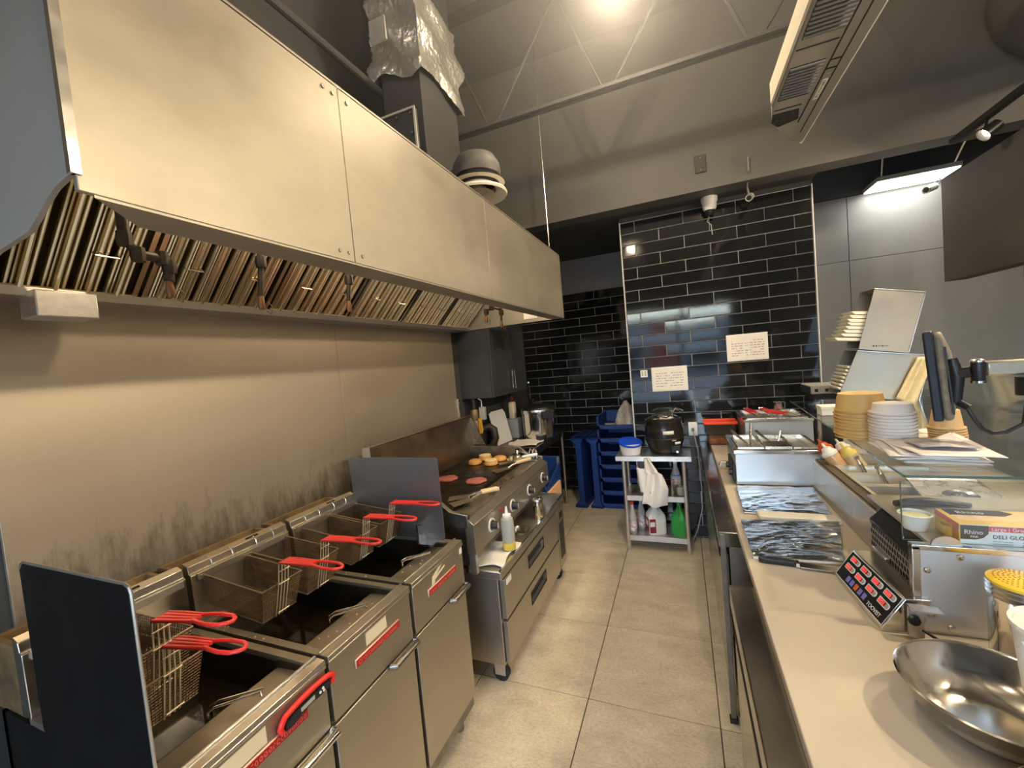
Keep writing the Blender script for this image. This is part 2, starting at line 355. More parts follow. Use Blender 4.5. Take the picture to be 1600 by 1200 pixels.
# ------------------------------------------------------------------ lamps and things on the ceiling
for i, (x, y, z, p_) in enumerate(PEND):
    o = thing('pendant_lamp', ['bare warm bulb pendant lamp over the griddle aisle, nearest the roof joist', 'bare warm bulb pendant lamp above the near end of the steel canopy', 'bare warm bulb lamp added high under the ceiling, unseen, to light the fryers', 'unseen fill lamp, a warm bulb added beyond the dark partition, toward the window', 'unseen fill lamp, a warm bulb added beyond the dark partition, toward the back'][i], 'lamp', (x, y, 4.3))
    link('cord', MB().cyl((x, y, 4.3), (x, y, z+.12), .006, 8), M['black'], o)
    link('socket', MB().lathe([(.02, z+.055), (.025, z+.07), (.022, z+.12), (.008, z+.13)], (x, y, 0), 18), M['black'], o)
    link('bulb', MB().lathe([(.004, z-.034), (.016, z-.030), (.028, z-.014), (.030, z), (.026, z+.02), (.018, z+.058)], (x, y, 0), 24, cap1=False), M['bulb'], o)
# ceiling-hung air conditioner
z = 2.8
ac = thing('air_conditioner', 'long pale grey louvred air conditioner hanging from the ceiling', 'air conditioner', (.59, 1.6, z))
poly = [(.473, -.4), (.473, 2.39), (.50, 2.55), (.545, 2.68), (.60, 2.76), (.655, 2.86), (.70, 2.89), (.715, 2.86), (.722, -.4)]
M['acp'] = mat('air_conditioner_plastic', (.34, .325, .29), .5)
link('housing', MB().prism(poly, 2, z, z+.10), M['acp'], ac, bev=.006)
link('side_panel', MB().prism([(.462, -.4), (.462, 2.36), (.472, 2.40), (.472, -.4)], 2, z+.004, z+.095), mat('air_conditioner_lit_side', (.75, .70, .58), .45), ac)  # light falling on the side face is put into this paler colour
link('edge_rail', MB().prism([(.722, -.4), (.705, 2.88), (.70, 2.89), (.70, 2.9), (.709, 2.9), (.728, -.4)], 2, z-.004, z+.02), mat('rail_white', (.8, .78, .7), .4), ac)
for y0, y1, x1 in ((2.10, 2.35, .607), (1.62, 1.93, .62), (1.1, 1.5, .62)):
    link('grille_recess', MB().box(.487, x1, y0, y1, z-.002, z+.001), M['blackm'], ac)
    k = int((y1-y0)/.0235)
    for q in range(k):
        link('louvre', MB().box(.487, x1, y0+q*.0235+.004, y0+q*.0235+.014, z-.009, z-.002), M['grey'], ac)
b = MB(); b.box(.482, .618, 1.985, 1.99, z-.003, z); b.box(.625, .63, -.3, 2.62, z-.003, z); b.box(.665, .669, -.3, 2.75, z-.003, z); b.box(.63, .667, 2.12, 2.126, z-.003, z); b.box(.63, .667, 2.18, 2.186, z-.003, z); b.box(.49, .60, 2.43, 2.436, z-.003, z)
link('panel_joint', b, M['blackm'], ac)
link('corner_vent', MB().prism([(.488, 2.47), (.60, 2.47), (.62, 2.58), (.54, 2.62), (.50, 2.56)], 2, z-.002, z), mat('vent_mesh', (.03, .03, .03), .9, var=.9, vscale=60), ac)
lb = link('rating_label', MB().box(.64, .658, 2.26, 2.42, z-.003, z-.001), M['paper'], ac)
b = MB()
for q in range(12): b.box(.644, .654, 2.27+q*.012, 2.27+q*.012+random.uniform(.003, .008), z-.0034, z-.0029)
link('label_print', b, M['black'], lb, stuff=True)
link('screw', MB().lathe([(.008, -.004), (.008, .002)], (.648, 2.215, z), 10), M['steel_b'], ac)
link('hanger', MB().cyl((.6, .5, z+.1), (.6, .5, 4.3), .006), M['steel'], ac); link('hanger', MB().cyl((.6, 2.0, z+.1), (.6, 2.0, 4.3), .006), M['steel'], ac)
# linear led panel
o = thing('panel_light', 'bright white flat ceiling light panel hanging before the grey wall', 'lamp', (1.75, 4.32, 2.85))
link('frame', MB().box(1.497, 2.0, 4.185, 4.465, 2.857, 2.89), M['acp'], o, bev=.003)
link('diffuser', MB().box(1.505, 1.992, 4.193, 4.458, 2.849, 2.857), mat('lit_diffuser', (.9, .9, .85), .5, emit=(1, .97, .88), estr=6), o)
link('hanger', MB().tube([(1.53, 4.20, 2.89), (1.49, 4.0, 3.2), (1.49, 3.82, 3.3)], .006), M['steel'], o); link('hanger', MB().tube([(1.96, 4.20, 2.89), (2.03, 4.0, 3.2), (2.05, 3.82, 3.3)], .007), M['steel_b'], o)
# track lights
solo('light_track', MB().box(1.665, 1.705, .3, 3.62, 2.84, 2.87), M['black'], 'black ceiling track carrying the small spotlights along the dark partition', 'track', (1.685, 2, 2.84))
M['lit'] = mat('lit_bulb', (.9, .9, .9), .4, emit=(1, .85, .65), estr=14)
for i, (y, p) in enumerate(TRACK):
    o = thing('track_light', ['small black track spotlight glowing above the dark partition', 'second black track spotlight, nearer than the glowing one', 'third black track spotlight, nearest the camera'][i], 'lamp', (1.685, y, 2.76))
    link('head', MB().lathe([(.018, .09), (.032, .08), (.034, .03), (.040, .0), (.037, .0), (.030, .03), (.02, .05)], (0, 0, 0), 22, Matrix.Translation((1.665, y, 2.752)) @ Vector((2.86, .25, 2.05)).to_track_quat('Z', 'Y').to_matrix().to_4x4(), cap1=False), M['black'], o, smooth=50)
    link('bulb', MB().lathe([(.028, .022), (.022, .018), (.008, .016)], (0, 0, 0), 18, Matrix.Translation((1.665, y, 2.752)) @ Vector((2.86, .25, 2.05)).to_track_quat('Z', 'Y').to_matrix().to_4x4()), M['lit'], o)
    link('yoke', MB().tube([(1.685, y, 2.84), (1.69, y+.03, 2.80), (1.695, y+.035, 2.77)], .007, 8), M['black'], o)
solo('round_duct', MB().lathe([(.05, -.42), (.25, -.36), (.36, -.2), (.40, 0), (.40, 3.5)], (2.2, 3.4, 3.55), 32, Matrix.Rotation(PI/2, 4, 'X')), M['ceilpaint'], 'large dark round ventilation duct under the ceiling at upper right', 'duct', (2.2, 3.4, 3.15))
# square exhaust duct in foil
du = thing('exhaust_duct', 'dark square exhaust duct rising from the hood, wrapped in crinkled foil', 'duct', (-1.5, 2.35, 2.54))
link('shaft', MB().box(-1.57, -1.3, 2.17, 2.60, 2.54, 4.3), M['darkwall'], du, bev=.004)
def foil(u, v):
    a = u*4; k = int(min(a, 3.999)); t = a-k
    c = [(-1.60, 2.14), (-1.27, 2.14), (-1.27, 2.63), (-1.60, 2.63), (-1.60, 2.14)]
    x = c[k][0]*(1-t)+c[k+1][0]*t; y = c[k][1]*(1-t)+c[k+1][1]*t
    zz = 3.43+v*.50+.03*math.sin(u*23)*(1-v)
    rr = (1+.06*math.sin(v*9+u*31)+random.uniform(-.02, .02))*(1-.22*max(0, v-.55)**1.2)*(1.03+.05*math.sin(v*15))
    return (-1.435+(x+1.435)*rr, 2.385+(y-2.385)*rr, zz)
link('foil_wrap', MB().grid(foil, 120, 36), mat('crinkled_foil', (.85, .83, .78), .3, .85, bump=1., bscale=38), du, smooth=50)
link('foil_label', MB().box(-1.56, -1.45, 2.085, 2.10, 3.62, 3.75), M['greyl'], du)
jb = thing('access_panel', 'flat dark access panel with pale edge standing on the hood before the duct', 'access panel', (-1.23, 1.81, 2.545))
link('plate', MB().box(-1.33, -1.13, 1.805, 1.825, 2.545, 2.99), M['darkwall'], jb); link('edge_strip', MB().box(-1.33, -1.126, 1.797, 1.805, 2.985, 2.995), M['greyl'], jb); link('edge_strip', MB().box(-1.136, -1.126, 1.797, 1.805, 2.545, 2.985), M['greyl'], jb)
for q in ((-1.31, 2.965), (-1.23, 2.965), (-1.15, 2.965), (-1.15, 2.87)): link('screw', MB().cyl((q[0], 1.805, q[1]), (q[0], 1.793, q[1]), .006, 8), M['steel_b'], jb)
# round diffuser
di = thing('air_diffuser', 'round cream air diffuser cone under a stub of flexible duct', 'diffuser', (-.98, 2.14, 2.63))
c = (-.98, 2.14, 0)
link('cone', MB().lathe([(.155, 2.655), (.16, 2.645), (.155, 2.635), (.10, 2.665), (.095, 2.69), (.15, 2.70)], c, 36, cap0=False, cap1=False), mat('diffuser_cream', (.78, .72, .6), .5), di)
link('cone', MB().lathe([(.085, 2.648), (.088, 2.642), (.05, 2.655), (.045, 2.68)], c, 30, cap0=False), mat('diffuser_cream_b', (.70, .64, .52), .5), di)
link('collar', MB().lathe([(.12, 2.69), (.12, 2.74)], c, 30), M['blackm'], di)
link('duct_stub', MB().lathe([(.128, 2.735), (.134, 2.765), (.128, 2.80), (.105, 2.84), (.06, 2.862)], c, 30), mat('sooty_duct', (.12, .115, .105), .6, var=.5, vscale=8), di)
link('branch_duct', MB().tube([(-.98, 2.14, 2.80), (-1.1, 2.2, 2.80), (-1.30, 2.28, 2.78)], .06, 16), M['ceilpaint'], di)
solo('hanging_rod', MB().cyl((-.94, 3.34, 2.535), (-.94, 3.34, 4.3), .005, 8).lathe([(.014, 2.535), (.014, 2.55)], (-.94, 3.34, 0), 12), M['steel_b'], 'thin steel rod hanging the far end of the hood', 'rod', (-.94, 3.34, 2.535))

# security cameras, plate, notices, outlet
o = thing('dome_camera', 'white dome security camera above the black tiles', 'camera', (.29, 3.92, 2.9))
Md = Matrix.Rotation(PI, 4, 'X')
link('body', MB().lathe([(.062, 0), (.062, .03), (.055, .045), (.052, .085), (.038, .105)], (.29, 3.85, 2.90), 28, Md), M['white'], o)
link('dome', MB().lathe([(.040, .100), (.038, .12), (.026, .14), (.01, .148)], (.29, 3.85, 2.90), 24, Md), mat('dark_dome', (.02, .02, .022), .08), o)
link('cable', MB().tube([(.29, 3.86, 2.77), (.27, 3.92, 2.73), (.30, 3.925, 2.70), (.305, 3.93, 2.62)], .004, 6), M['greyl'], o)
def bullet(root, c, d, rod):
    d = Vector(d).normalized(); c = Vector(c)
    link('barrel', MB().tube([c-d*.05, c+d*.045], .026, 18), M['greyl'], root)
    link('lens', MB().tube([c+d*.044, c+d*.047], .018, 16), M['black'], root)
    link('lens_ring', MB().tube([c+d*.043, c+d*.050], [.027, .027], 18, caps=False), M['steel_b'], root)
    link('bracket', MB().tube(rod, .008, 8), M['grey'], root)
    link('cable', MB().tube([c-d*.05, c-d*.07+Vector((.03, 0, .03)), c-d*.03+Vector((.05, .02, .06)), Vector(rod[-1])], .004, 6), M['black'], root)
o = thing('bullet_camera', 'small bullet security camera hanging on a rod beside the dome camera', 'camera', (.56, 3.75, 2.83))
bullet(o, (.56, 3.72, 2.80), (-.25, -.9, -.35), [(.56, 3.74, 2.81), (.545, 3.72, 2.88), (.545, 3.61, 2.96), (.545, 3.61, 3.06)])
o = thing('bullet_camera', 'grey bullet security camera under the bright ceiling panel', 'camera', (1.85, 4.26, 2.75))
bullet(o, (1.835, 4.24, 2.745), (-.75, -.55, -.3), [(1.855, 4.26, 2.755), (1.88, 4.36, 2.785), (1.90, 4.485, 2.79)])
o = thing('blank_plate', 'blank grey cover plate on the bulkhead', 'cover plate', (.23, 3.63, 3.0)); link('plate', MB().box(.19, .27, 3.618, 3.63, 3.03, 3.16), M['darkwall'], o, bev=.003)
for z in (3.05, 3.14): link('screw', MB().cyl((.23, 3.618, z), (.23, 3.614, z), .006, 8), M['grey'], o)
def notice(label, x0, x1, z0, z1, rows, fold=False):
    o = thing('paper_notice', label, 'notice', ((x0+x1)/2, 3.93, z0))
    link('sheet', MB().box(x0, x1, 3.9275, 3.931, z0, z1), M['paper'], o)
    link('laminate', MB().box(x0-.006, x1+.006, 3.931, 3.9335, z0-.006, z1+.006), M['white'], o)
    b = MB()
    for q in range(rows):
        zz = z1-.05-q*(z1-z0-.07)/rows; x = x0+.03
        while x < x1-.03:
            w = random.uniform(.006, .03)
            if random.random() < .8: b.box(x, min(x+w, x1-.02), 3.9266, 3.9276, zz-.004, zz+.002)
            x += w+.008
    link('print', b, mat('faded_ink', (.35, .30, .28), .8), o, stuff=True)
    if fold:
        for xx in ((x0*.58+x1*.42), (x0*.46+x1*.54)): link('tape', MB().box(xx-.007, xx+.007, 3.9262, 3.9272, z0, z1), M['white'], o)
    return o
notice('white printed notice taped low on the black tiles over the soup kettle', -.25, .035, 1.335, 1.54, 6)
notice('white notice with shiny tape strips, taped higher on the tiles at right', .365, .655, 1.555, 1.765, 7, True)
o = thing('small_label', 'tiny square white sticker on the tiles left of the lower notice', 'sticker', (-.32, 3.93, 1.46)); link('sticker', MB().box(-.35, -.29, 3.9285, 3.9335, 1.465, 1.53), M['white'], o)
link('pattern', MB().box(-.34, -.325, 3.9275, 3.9285, 1.475, 1.52).box(-.315, -.30, 3.9275, 3.9285, 1.475, 1.52), M['greyl'], o)
o = thing('wall_outlet', 'white wall outlet with a plugged grey cord beside the soup kettle', 'outlet', (.055, 3.93, .92))
link('plate', MB().box(.02, .092, 3.922, 3.934, .925, 1.045), M['white'], o, bev=.003)
link('plug', MB().box(.045, .067, 3.895, 3.922, .965, .995), M['grey'], o, bev=.003)
link('cord', MB().tube([(.056, 3.90, .97), (.065, 3.88, .93), (.085, 3.90, .8), (.09, 3.915, .65), (.095, 3.915, .45), (.09, 3.91, .28), (.04, 3.86, .10), (0, 3.84, .02)], .005, 8), M['greyl'], o)
# ------------------------------------------------------------------ exhaust hood
HY0, HY1, HX = .376, 3.37, -.87
hd = thing('exhaust_hood', 'large stainless steel exhaust canopy over the fryers and griddle', 'exhaust hood', (-1.4, 1.87, 2.03))
M['hood'] = mat('hood_steel', (.38, .345, .28), .46, .6, rvar=.10, vscale=2.2, var=.16, bump=.015, bscale=25, stretch=(1, .8, 1.3))
M['hoodend'] = mat('hood_end_steel', (.40, .385, .355), .55, .3, rvar=.1, vscale=3)
for a, b in ((HY0, .985), (.9875, 1.95), (1.9525, HY1)):
    link('front_panel', MB().box(HX-.012, HX, a, b, 2.035, 2.54), M['hood'], hd, bev=.0015)
link('top_panel', MB().box(-1.9, HX, HY0, HY1, 2.535, 2.545), M['hood'], hd)
link('front_lip', MB().prism([(HX-.002, HY0+.02), (-.965, .50), (-.965, HY1-.05), (HX-.002, HY1-.01)], 2, 2.03, 2.037), M['hood'], hd)
link('lip_return', MB().box(-.969, -.965, .50, HY1-.02, 2.03, 2.075), M['hoodend'], hd)
sc = MB()
for y in (.93, .965, 1.02):
    for z in (2.51, 2.06): sc.cyl((HX, y, z), (HX+.003, y, z), .006, 8)
link('rivet', sc, M['steel_d'], hd, stuff=True)
ep = [(-.87, 2.54), (-.87, 2.06), (-.89, 2.06), (-.93, 2.052), (-.97, 2.035), (-1.0, 2.018), (-1.035, 2.002), (-1.10, 1.995), (-1.16, 1.99), (-1.30, 1.96), (-1.9, 1.88), (-1.9, 2.54)]
link('end_panel', MB().prism(ep, 1, HY0-.004, HY0+.004), M['hoodend'], hd)
link('corner_trim', MB().box(HX-.008, HX+.004, HY0-.008, HY0+.006, 2.06, 2.54), M['steel_b'], hd)
link('end_panel', MB().prism([(-.87, 2.54), (-.87, 2.032), (-1.25, 2.032), (-1.9, 2.025), (-1.9, 2.54)], 1, HY1-.008, HY1), M['hood'], hd)
link('grease_gutter', MB().prism([(-1.9, 2.02), (-1.75, 2.02), (-1.74, 2.045), (-1.75, 2.045), (-1.76, 2.03), (-1.88, 2.03), (-1.9, 2.06)], 1, HY0+.01, HY1-.01), M['steel'], hd)
link('grease_cup', MB().box(-1.80, -1.70, .605, .745, 1.955, 2.033), mat('bright_cup_steel', (.78, .77, .76), .38, .8, var=.15, vscale=30), hd, bev=.004)
# baffle filters, each a part with its baffles
M['baffle'] = mat('baffle_steel', (.74, .66, .48), .24, 1.)
A = Vector((-1.765, 0, 2.045)); Bv = Vector((-1.495, 0, 2.32)); dv = (Bv-A).normalized(); nv = Vector((dv.z, 0, -dv.x))
fb = MB(); nb = 6; w = (HY1-HY0-.03)/6
fw = w-.012; L = (Bv-A).length
def pt(s, y, d): return A+dv*s+nv*d+Vector((0, y, 0))
fr = MB()
for y0, y1, s0, s1 in ((0, .016, 0, L), (fw-.016, fw, 0, L), (0, fw, 0, .02), (0, fw, L-.02, L)):
    v = [pt(s, y, d) for d in (-.004, .014) for y in (y0, y1) for s in (s0, s1)]
    fr.add(v, [(0, 2, 3, 1), (4, 5, 7, 6), (0, 1, 5, 4), (2, 6, 7, 3), (0, 4, 6, 2), (1, 3, 7, 5)])
bk = MB(); v = [pt(s, y, d) for d in (-.03, -.026) for y in (0, fw) for s in (0, L)]; bk.add(v, [(0, 2, 3, 1), (4, 5, 7, 6), (0, 1, 5, 4), (2, 6, 7, 3), (0, 4, 6, 2), (1, 3, 7, 5)])
pb = (fw-.036)/nb
bf = MB(); prof = []
for a0_, a1_, hh in ((.0, .17, .016), (.19, .30, .012), (.33, .60, .022), (.62, .80, .015)):
    prof += [(a0_+(a1_-a0_)*(1-math.cos(PI*k/6))/2, hh*math.sin(PI*k/6)) for k in range(7)]
prof += [(.86, -.02), (.0, -.02)]; n_ = 0
v = [pt(s, .018+a*pb, d) for s in (.015, L-.015) for a, d in prof]; n_ = len(prof)
bf.add(v, [tuple(range(n_-1, -1, -1)), tuple(range(n_, 2*n_))]+[(i, (i+1) % n_, n_+(i+1) % n_, n_+i) for i in range(n_)])
fo = link('filter', fr, M['baffle'], hd, bev=0)
bko = link('filter_back', bk, mat('dark_filter_back', (.06, .045, .03), .6, .5), fo)  # dark brown sheet behind the gaps between the baffles
bls = [link('baffle', bf, M['baffle'], fo, smooth=25)]
for k in range(1, nb):
    c_ = bls[0].copy(); COL.objects.link(c_); c_.parent = fo; c_.location = (0, k*pb, 0); bls.append(c_)
hs = MB()
for yy in (.12, fw-.12):
    link('filter_handle', MB().tube([pt(L*.42, yy-.03, .014), pt(L*.42, yy-.03, .03), pt(L*.42, yy+.03, .03), pt(L*.42, yy+.03, .014)], .003, 6), M['chrome'], fo)
for k in range(6):
    if k:
        c_ = fo.copy(); COL.objects.link(c_); c_.parent = hd
        for g in list(fo.children): d_ = g.copy(); COL.objects.link(d_); d_.parent = c_
    else: c_ = fo
    c_.location = Vector((0, HY0+.015+k*w, 0))
link('plenum_gap_shade', MB().prism([(-1.50, 2.33), (-1.52, 2.535), (-1.47, 2.535), (-1.48, 2.315)], 1, HY0+.01, HY1-.01), M['blackm'], hd)  # black panel: shade of the gap above the filters put into colour
for x, y in HOODFILL:  # lamp bodies added to go with the filter fill
    lo = link('filter_fill_lamp', MB().lathe([(.03, 2.50), (.035, 2.52), (.03, 2.535)], (x, y, 0), 18), M['steel_d'], hd)
    link('globe', MB().lathe([(.012, 2.47), (.026, 2.48), (.03, 2.50)], (x, y, 0), 18), mat('fill_globe', (.9, .8, .6), .4, emit=(1, .8, .5), estr=4), lo)
# fire suppression drops
def drop(pts, r=.011):
    o = link('suppression_pipe', MB().tube(pts, r, 10), M['iron'], hd, smooth=60)
    e = Vector(pts[-1]); link('nozzle', MB().lathe([(.008, 0), (.010, -.015), (.011, -.035), (.008, -.045)], e, 14), M['brass'], o)
    link('nozzle_tag', MB().tube([e+Vector((.015, .012, -.02)), e+Vector((.02, .025, -.035)), e+Vector((.015, .02, -.06)), e+Vector((.01, .01, -.05))], .0018, 5), M['brass'], o)
    for q in pts[1:-1]: link('elbow', MB().lathe([(.016, -.018), (.018, 0), (.016, .018)], q, 10), M['iron'], o)
drop([(-1.30, .64, 2.53), (-1.30, .64, 2.105), (-1.30, .665, 2.07), (-1.30, .72, 2.07), (-1.30, .735, 2.05), (-1.30, .73, 2.01)], .013)
drop([(-1.28, 1.0, 2.53), (-1.28, 1.0, 2.11), (-1.28, .985, 1.995)], .009)
drop([(-1.28, 1.41, 2.53), (-1.28, 1.40, 2.11), (-1.28, 1.385, 2.02)], .008)
drop([(-1.15, 2.70, 2.53), (-1.15, 2.71, 2.06), (-1.15, 2.70, 2.0)], .008)
drop([(-1.15, 2.70, 2.08), (-1.18, 2.62, 2.09), (-1.20, 2.57, 2.06), (-1.20, 2.56, 2.03)], .007)
link('spec_plate', MB().box(-1.22, -1.10, HY1-.012, HY1-.009, 2.06, 2.13), M['paper'], hd)

# ------------------------------------------------------------------ fryers
M['guardn'] = mat('dark_guard_steel', (.022, .024, .028), .4, .9, rvar=.06, vscale=4)
M['oil'] = mat('dark_fryer_oil', (.012, .008, .004), .06)
M['tank'] = mat('burnt_tank_steel', (.10, .085, .065), .4, .9, var=.4, vscale=7)
M['deck'] = mat('greasy_deck_steel', (.40, .35, .27), .36, .8, var=.25, vscale=5, rvar=.08)
M['panel'] = mat('fryer_front_steel', (.47, .42, .335), .36, .85, var=.08, vscale=3, rvar=.05)
M['badge'] = mat('red_badge', (.45, .02, .015), .4)
M['badgel'] = mat('pale_badge_edge', (.75, .55, .42), .4, .5)
def fryer(Y, W, label, n):
    r = thing('deep_fryer', label, 'fryer', (-1.0, Y, 0), 'stainless deep fryers in a row')
    X = -1.0
    b = MB(); b.box(X-.76, X-.012, Y+.004, Y+.022, .10, .885); b.box(X-.76, X-.012, Y+W-.022, Y+W-.004, .10, .885); b.box(X-.76, X-.74, Y+.004, Y+W-.004, .10, .885); b.box(X-.74, X-.012, Y+.022, Y+W-.022, .10, .13); b.box(X-.03, X-.012, Y+.022, Y+W-.022, .13, .885)
    link('body', b, M['steel_d'] if n else M['guardn'], r)
    d = MB()
    d.box(X-.60, X-.02, Y+.004, Y+.028, .885, .90); d.box(X-.60, X-.02, Y+W-.028, Y+W-.004, .885, .90); d.box(X-.60, X-.56, Y+.028, Y+W-.028, .885, .90)
    d.prism([(X-.03, .858), (X-.03, .876), (X-.155, .868), (X-.155, .848)], 1, Y+.028, Y+W-.028)
    link('deck', d, M['deck'], r, bev=.001)
    t = MB(); t.box(X-.56, X-.155, Y+.028, Y+.034, .70, .89); t.box(X-.56, X-.155, Y+W-.034, Y+W-.028, .70, .89); t.box(X-.565, X-.555, Y+.03, Y+W-.03, .70, .89); t.box(X-.16, X-.155, Y+.03, Y+W-.03, .70, .866); t.box(X-.155, X-.03, Y+.028, Y+.031, .8, .89); t.box(X-.155, X-.03, Y+W-.031, Y+W-.028, .8, .89)
    link('tank', t, M['tank'], r)
    link('oil', MB().box(X-.555, X-.16, Y+.034, Y+W-.034, .70, .775), M['oil'], r)
    lp = MB(); lp.box(X-.03, X+.006, Y+.003, Y+W-.003, .886, .903); lp.box(X-.012, X+.008, Y+.003, Y+W-.003, .878, .888); lp.box(X-.034, X-.026, Y+.003, Y+W-.003, .903, .909)
    link('top_rail', lp, M['steel_b'] if n == 0 else M['panel'], r, bev=.002)
    link('control_panel', MB().box(X-.012, X+.002, Y+.006, Y+W-.004, .70, .878), M['panel'], r, bev=.002)
    dr = link('door', MB().box(X-.012, X+.002, Y+.006, Y+W-.004, .16, .690), M['panel'], r, bev=.003)
    link('door_handle', MB().tube([(X+.004, Y+W-.14, .688), (X+.022, Y+W-.135, .688), (X+.022, Y+W-.004, .690), (X+.004, Y+W-.002, .69)], .011, 12) if n else MB().tube([(X+.004, Y+.10, .688), (X+.024, Y+.105, .688), (X+.024, Y+W-.004, .690), (X+.004, Y+W-.002, .69)], .012, 12), M['steel_d'] if n else M['steel_b'], dr)
    ba = link('badge', MB().box(X+.002, X+.009, Y+.098, Y+.315, .795, .823), M['badgel'], r, bev=.003)
    link('badge_face', MB().box(X+.009, X+.0105, Y+.101, Y+.312, .798, .820), M['badge'], ba)
    g = MB(); y = Y+.108
    while y < Y+.30:
        q = random.choice([.006, .008, .009])
        g.box(X+.0105, X+.0115, y, y+.002, .803, .815); g.box(X+.0105, X+.0115, y, y+q, .813, .815)
        if random.random() < .6: g.box(X+.0105, X+.0115, y, y+q, .803, .805)
        if random.random() < .6: g.box(X+.0105, X+.0115, y+q-.002, y+q, .803, .815)
        y += q+.0035
    link('badge_lettering', g, mat('worn_red', (.75, .16, .12), .4), ba, stuff=True)
    if n == 1: link('tape_label', MB().box(X+.002, X+.003, Y+.155, Y+.255, .83, .872), M['cream'], r)
    if n == 2: link('tape_label', MB().prism([(Y+.13, .80), (Y+.16, .83), (Y+.155, .835), (Y+.24, .855), (Y+.235, .862), (Y+.17, .85), (Y+.23, .88), (Y+.22, .885), (Y+.14, .855)], 0, X+.002, X+.003), M['cream'], r)
    if n == 2: link('tape_label', MB().box(X+.002, X+.004, Y+W-.03, Y+W-.01, .845, .872), M['paper'], r)
    if n == 0: link('tape_label', MB().box(X+.002, X+.003, Y+.05, Y+.20, .825, .868), M['cream'], r)
    # splash back with basket hanger rail and flue behind
    s = MB(); s.prism([(X-.59, .90), (X-.592, 1.07), (X-.602, 1.075), (X-.605, 1.10), (X-.634, 1.110), (X-.634, .90)], 1, Y+.004, Y+W-.006)
    link('splash_back', s, M['steel_b'] if n == 0 else M['deck'], r, bev=.002)
    link('slot', MB().prism([(X-.615, 1.098), (X-.622, 1.098), (X-.622, 1.1075), (X-.615, 1.1055)], 1, Y+.22, Y+.27), M['blackm'], r)
    link('hanger_rail', MB().box(X-.592, X-.580, Y+.02, Y+W-.02, 1.05, 1.072), M['steel'], r)
    fl_ = MB(); fl_.box(X-.80, X-.785, Y+.012, Y+W-.012, .88, 1.075); fl_.box(X-.66, X-.645, Y+.012, Y+W-.012, .88, 1.085); fl_.box(X-.785, X-.66, Y+.012, Y+.025, .88, 1.075); fl_.box(X-.785, X-.66, Y+W-.025, Y+W-.012, .88, 1.075); fl_.prism([(X-.785, 1.03), (X-.785, 1.04), (X-.66, 1.07), (X-.66, 1.05)], 1, Y+.025, Y+W-.025)
    link('flue', fl_, mat('scorched_flue', (.26, .17, .08), .6, .4, var=.6, vscale=10), r)
    link('flue_gap', MB().box(X-.76, X-.69, Y+.07, Y+W-.06, 1.064, 1.068), M['blackm'], r) if 0 else None
    link('drain_wire', MB().tube([(X-.17, Y+.17, .80), (X-.165, Y+.17, .885), (X-.155, Y+.18, .892), (X-.075, Y+.25, .897), (X-.07, Y+.245, .89)], .0035, 8).tube([(X-.19, Y+.19, .80), (X-.185, Y+.19, .882), (X-.165, Y+.2, .892), (X-.08, Y+.262, .897)], .0035, 8), M['chrome'], r)
    for px_, py_ in ((-.08, .05), (-.08, W-.05), (-.7, .05), (-.7, W-.05)): link('leg', MB().lathe([(.025, 0), (.025, .02), (.018, .03), (.018, .10)], (X+px_, Y+py_, 0), 14), M['steel_d'], r)
    cr = MB()
    for q in range(14 if n else 0):
        x = X-random.uniform(.05, .15); y = Y+random.uniform(.04, W-.04); a = random.uniform(.001, .0028); zz = .8765-(X-.03-x)*.064
        cr.box(x-a, x+a, y-a, y+a, zz-.001, zz+a)
    for q in range(9 if n else 0):
        x = X-random.uniform(.1, .5); a = random.uniform(.001, .003); y = Y+random.uniform(.008, .024); cr.box(x-a, x+a, y-a, y+a, .8995, .90+a)
    if n: link('crumbs', cr, mat('crumbs', (.62, .42, .16), .8), r, stuff=True)
    return r
fryer(.445, .390, 'nearest fryer, with dark guard plate and red thermometer on its front', 0)
fryer(.840, .393, 'middle fryer of the row, with a clean rectangular cream tape label', 1)
fryer(1.243, .395, 'farthest fryer, next to the griddle, with a torn cream label', 2)
# side guards
o = thing('splash_guard', 'large black-looking steel splash guard at the near end of the fryers', 'splash guard', (-1.25, .44, .9))
def rr(x0, x1, z0, z1, r):
    pts = []
    for cx, cz, a0 in ((x1-r, z1-r, 0), (x0+r, z1-r, 90), (x0+r, z0+r, 180), (x1-r, z0+r, 270)):
        for k in range(5): a = math.radians(a0+k*22.5); pts.append((cx+r*math.cos(a), cz+r*math.sin(a)))
    return pts
link('plate', MB().prism(rr(-1.485, -1.025, .905, 1.333, .018), 1, .436, .440), M['guardn'], o)
link('edge', MB().tube([(-1.485, .438, 1.315), (-1.467, .438, 1.333), (-1.043, .438, 1.333), (-1.030, .438, 1.328), (-1.025, .438, 1.315), (-1.025, .438, .92), (-1.04, .438, .907)], .0032, 6), M['steel'], o)
o = thing('splash_guard', 'blue-grey steel splash guard between the far fryer and the griddle', 'splash guard', (-1.3, 1.62, .9))
link('plate', MB().prism(rr(-1.60, -1.075, .898, 1.292, .015), 1, 1.618, 1.623), mat('guard_steel', (.26, .26, .272), .36, .8, rvar=.03, vscale=2), o)
link('clip', MB().prism([(-1.17, .90), (-1.17, .99), (-1.15, .995), (-1.15, 1.0), (-1.18, .995), (-1.18, .905)], 1, 1.55, 1.617).box(-1.18, -1.10, 1.55, 1.617, .897, .905), M['steel_b'], o)

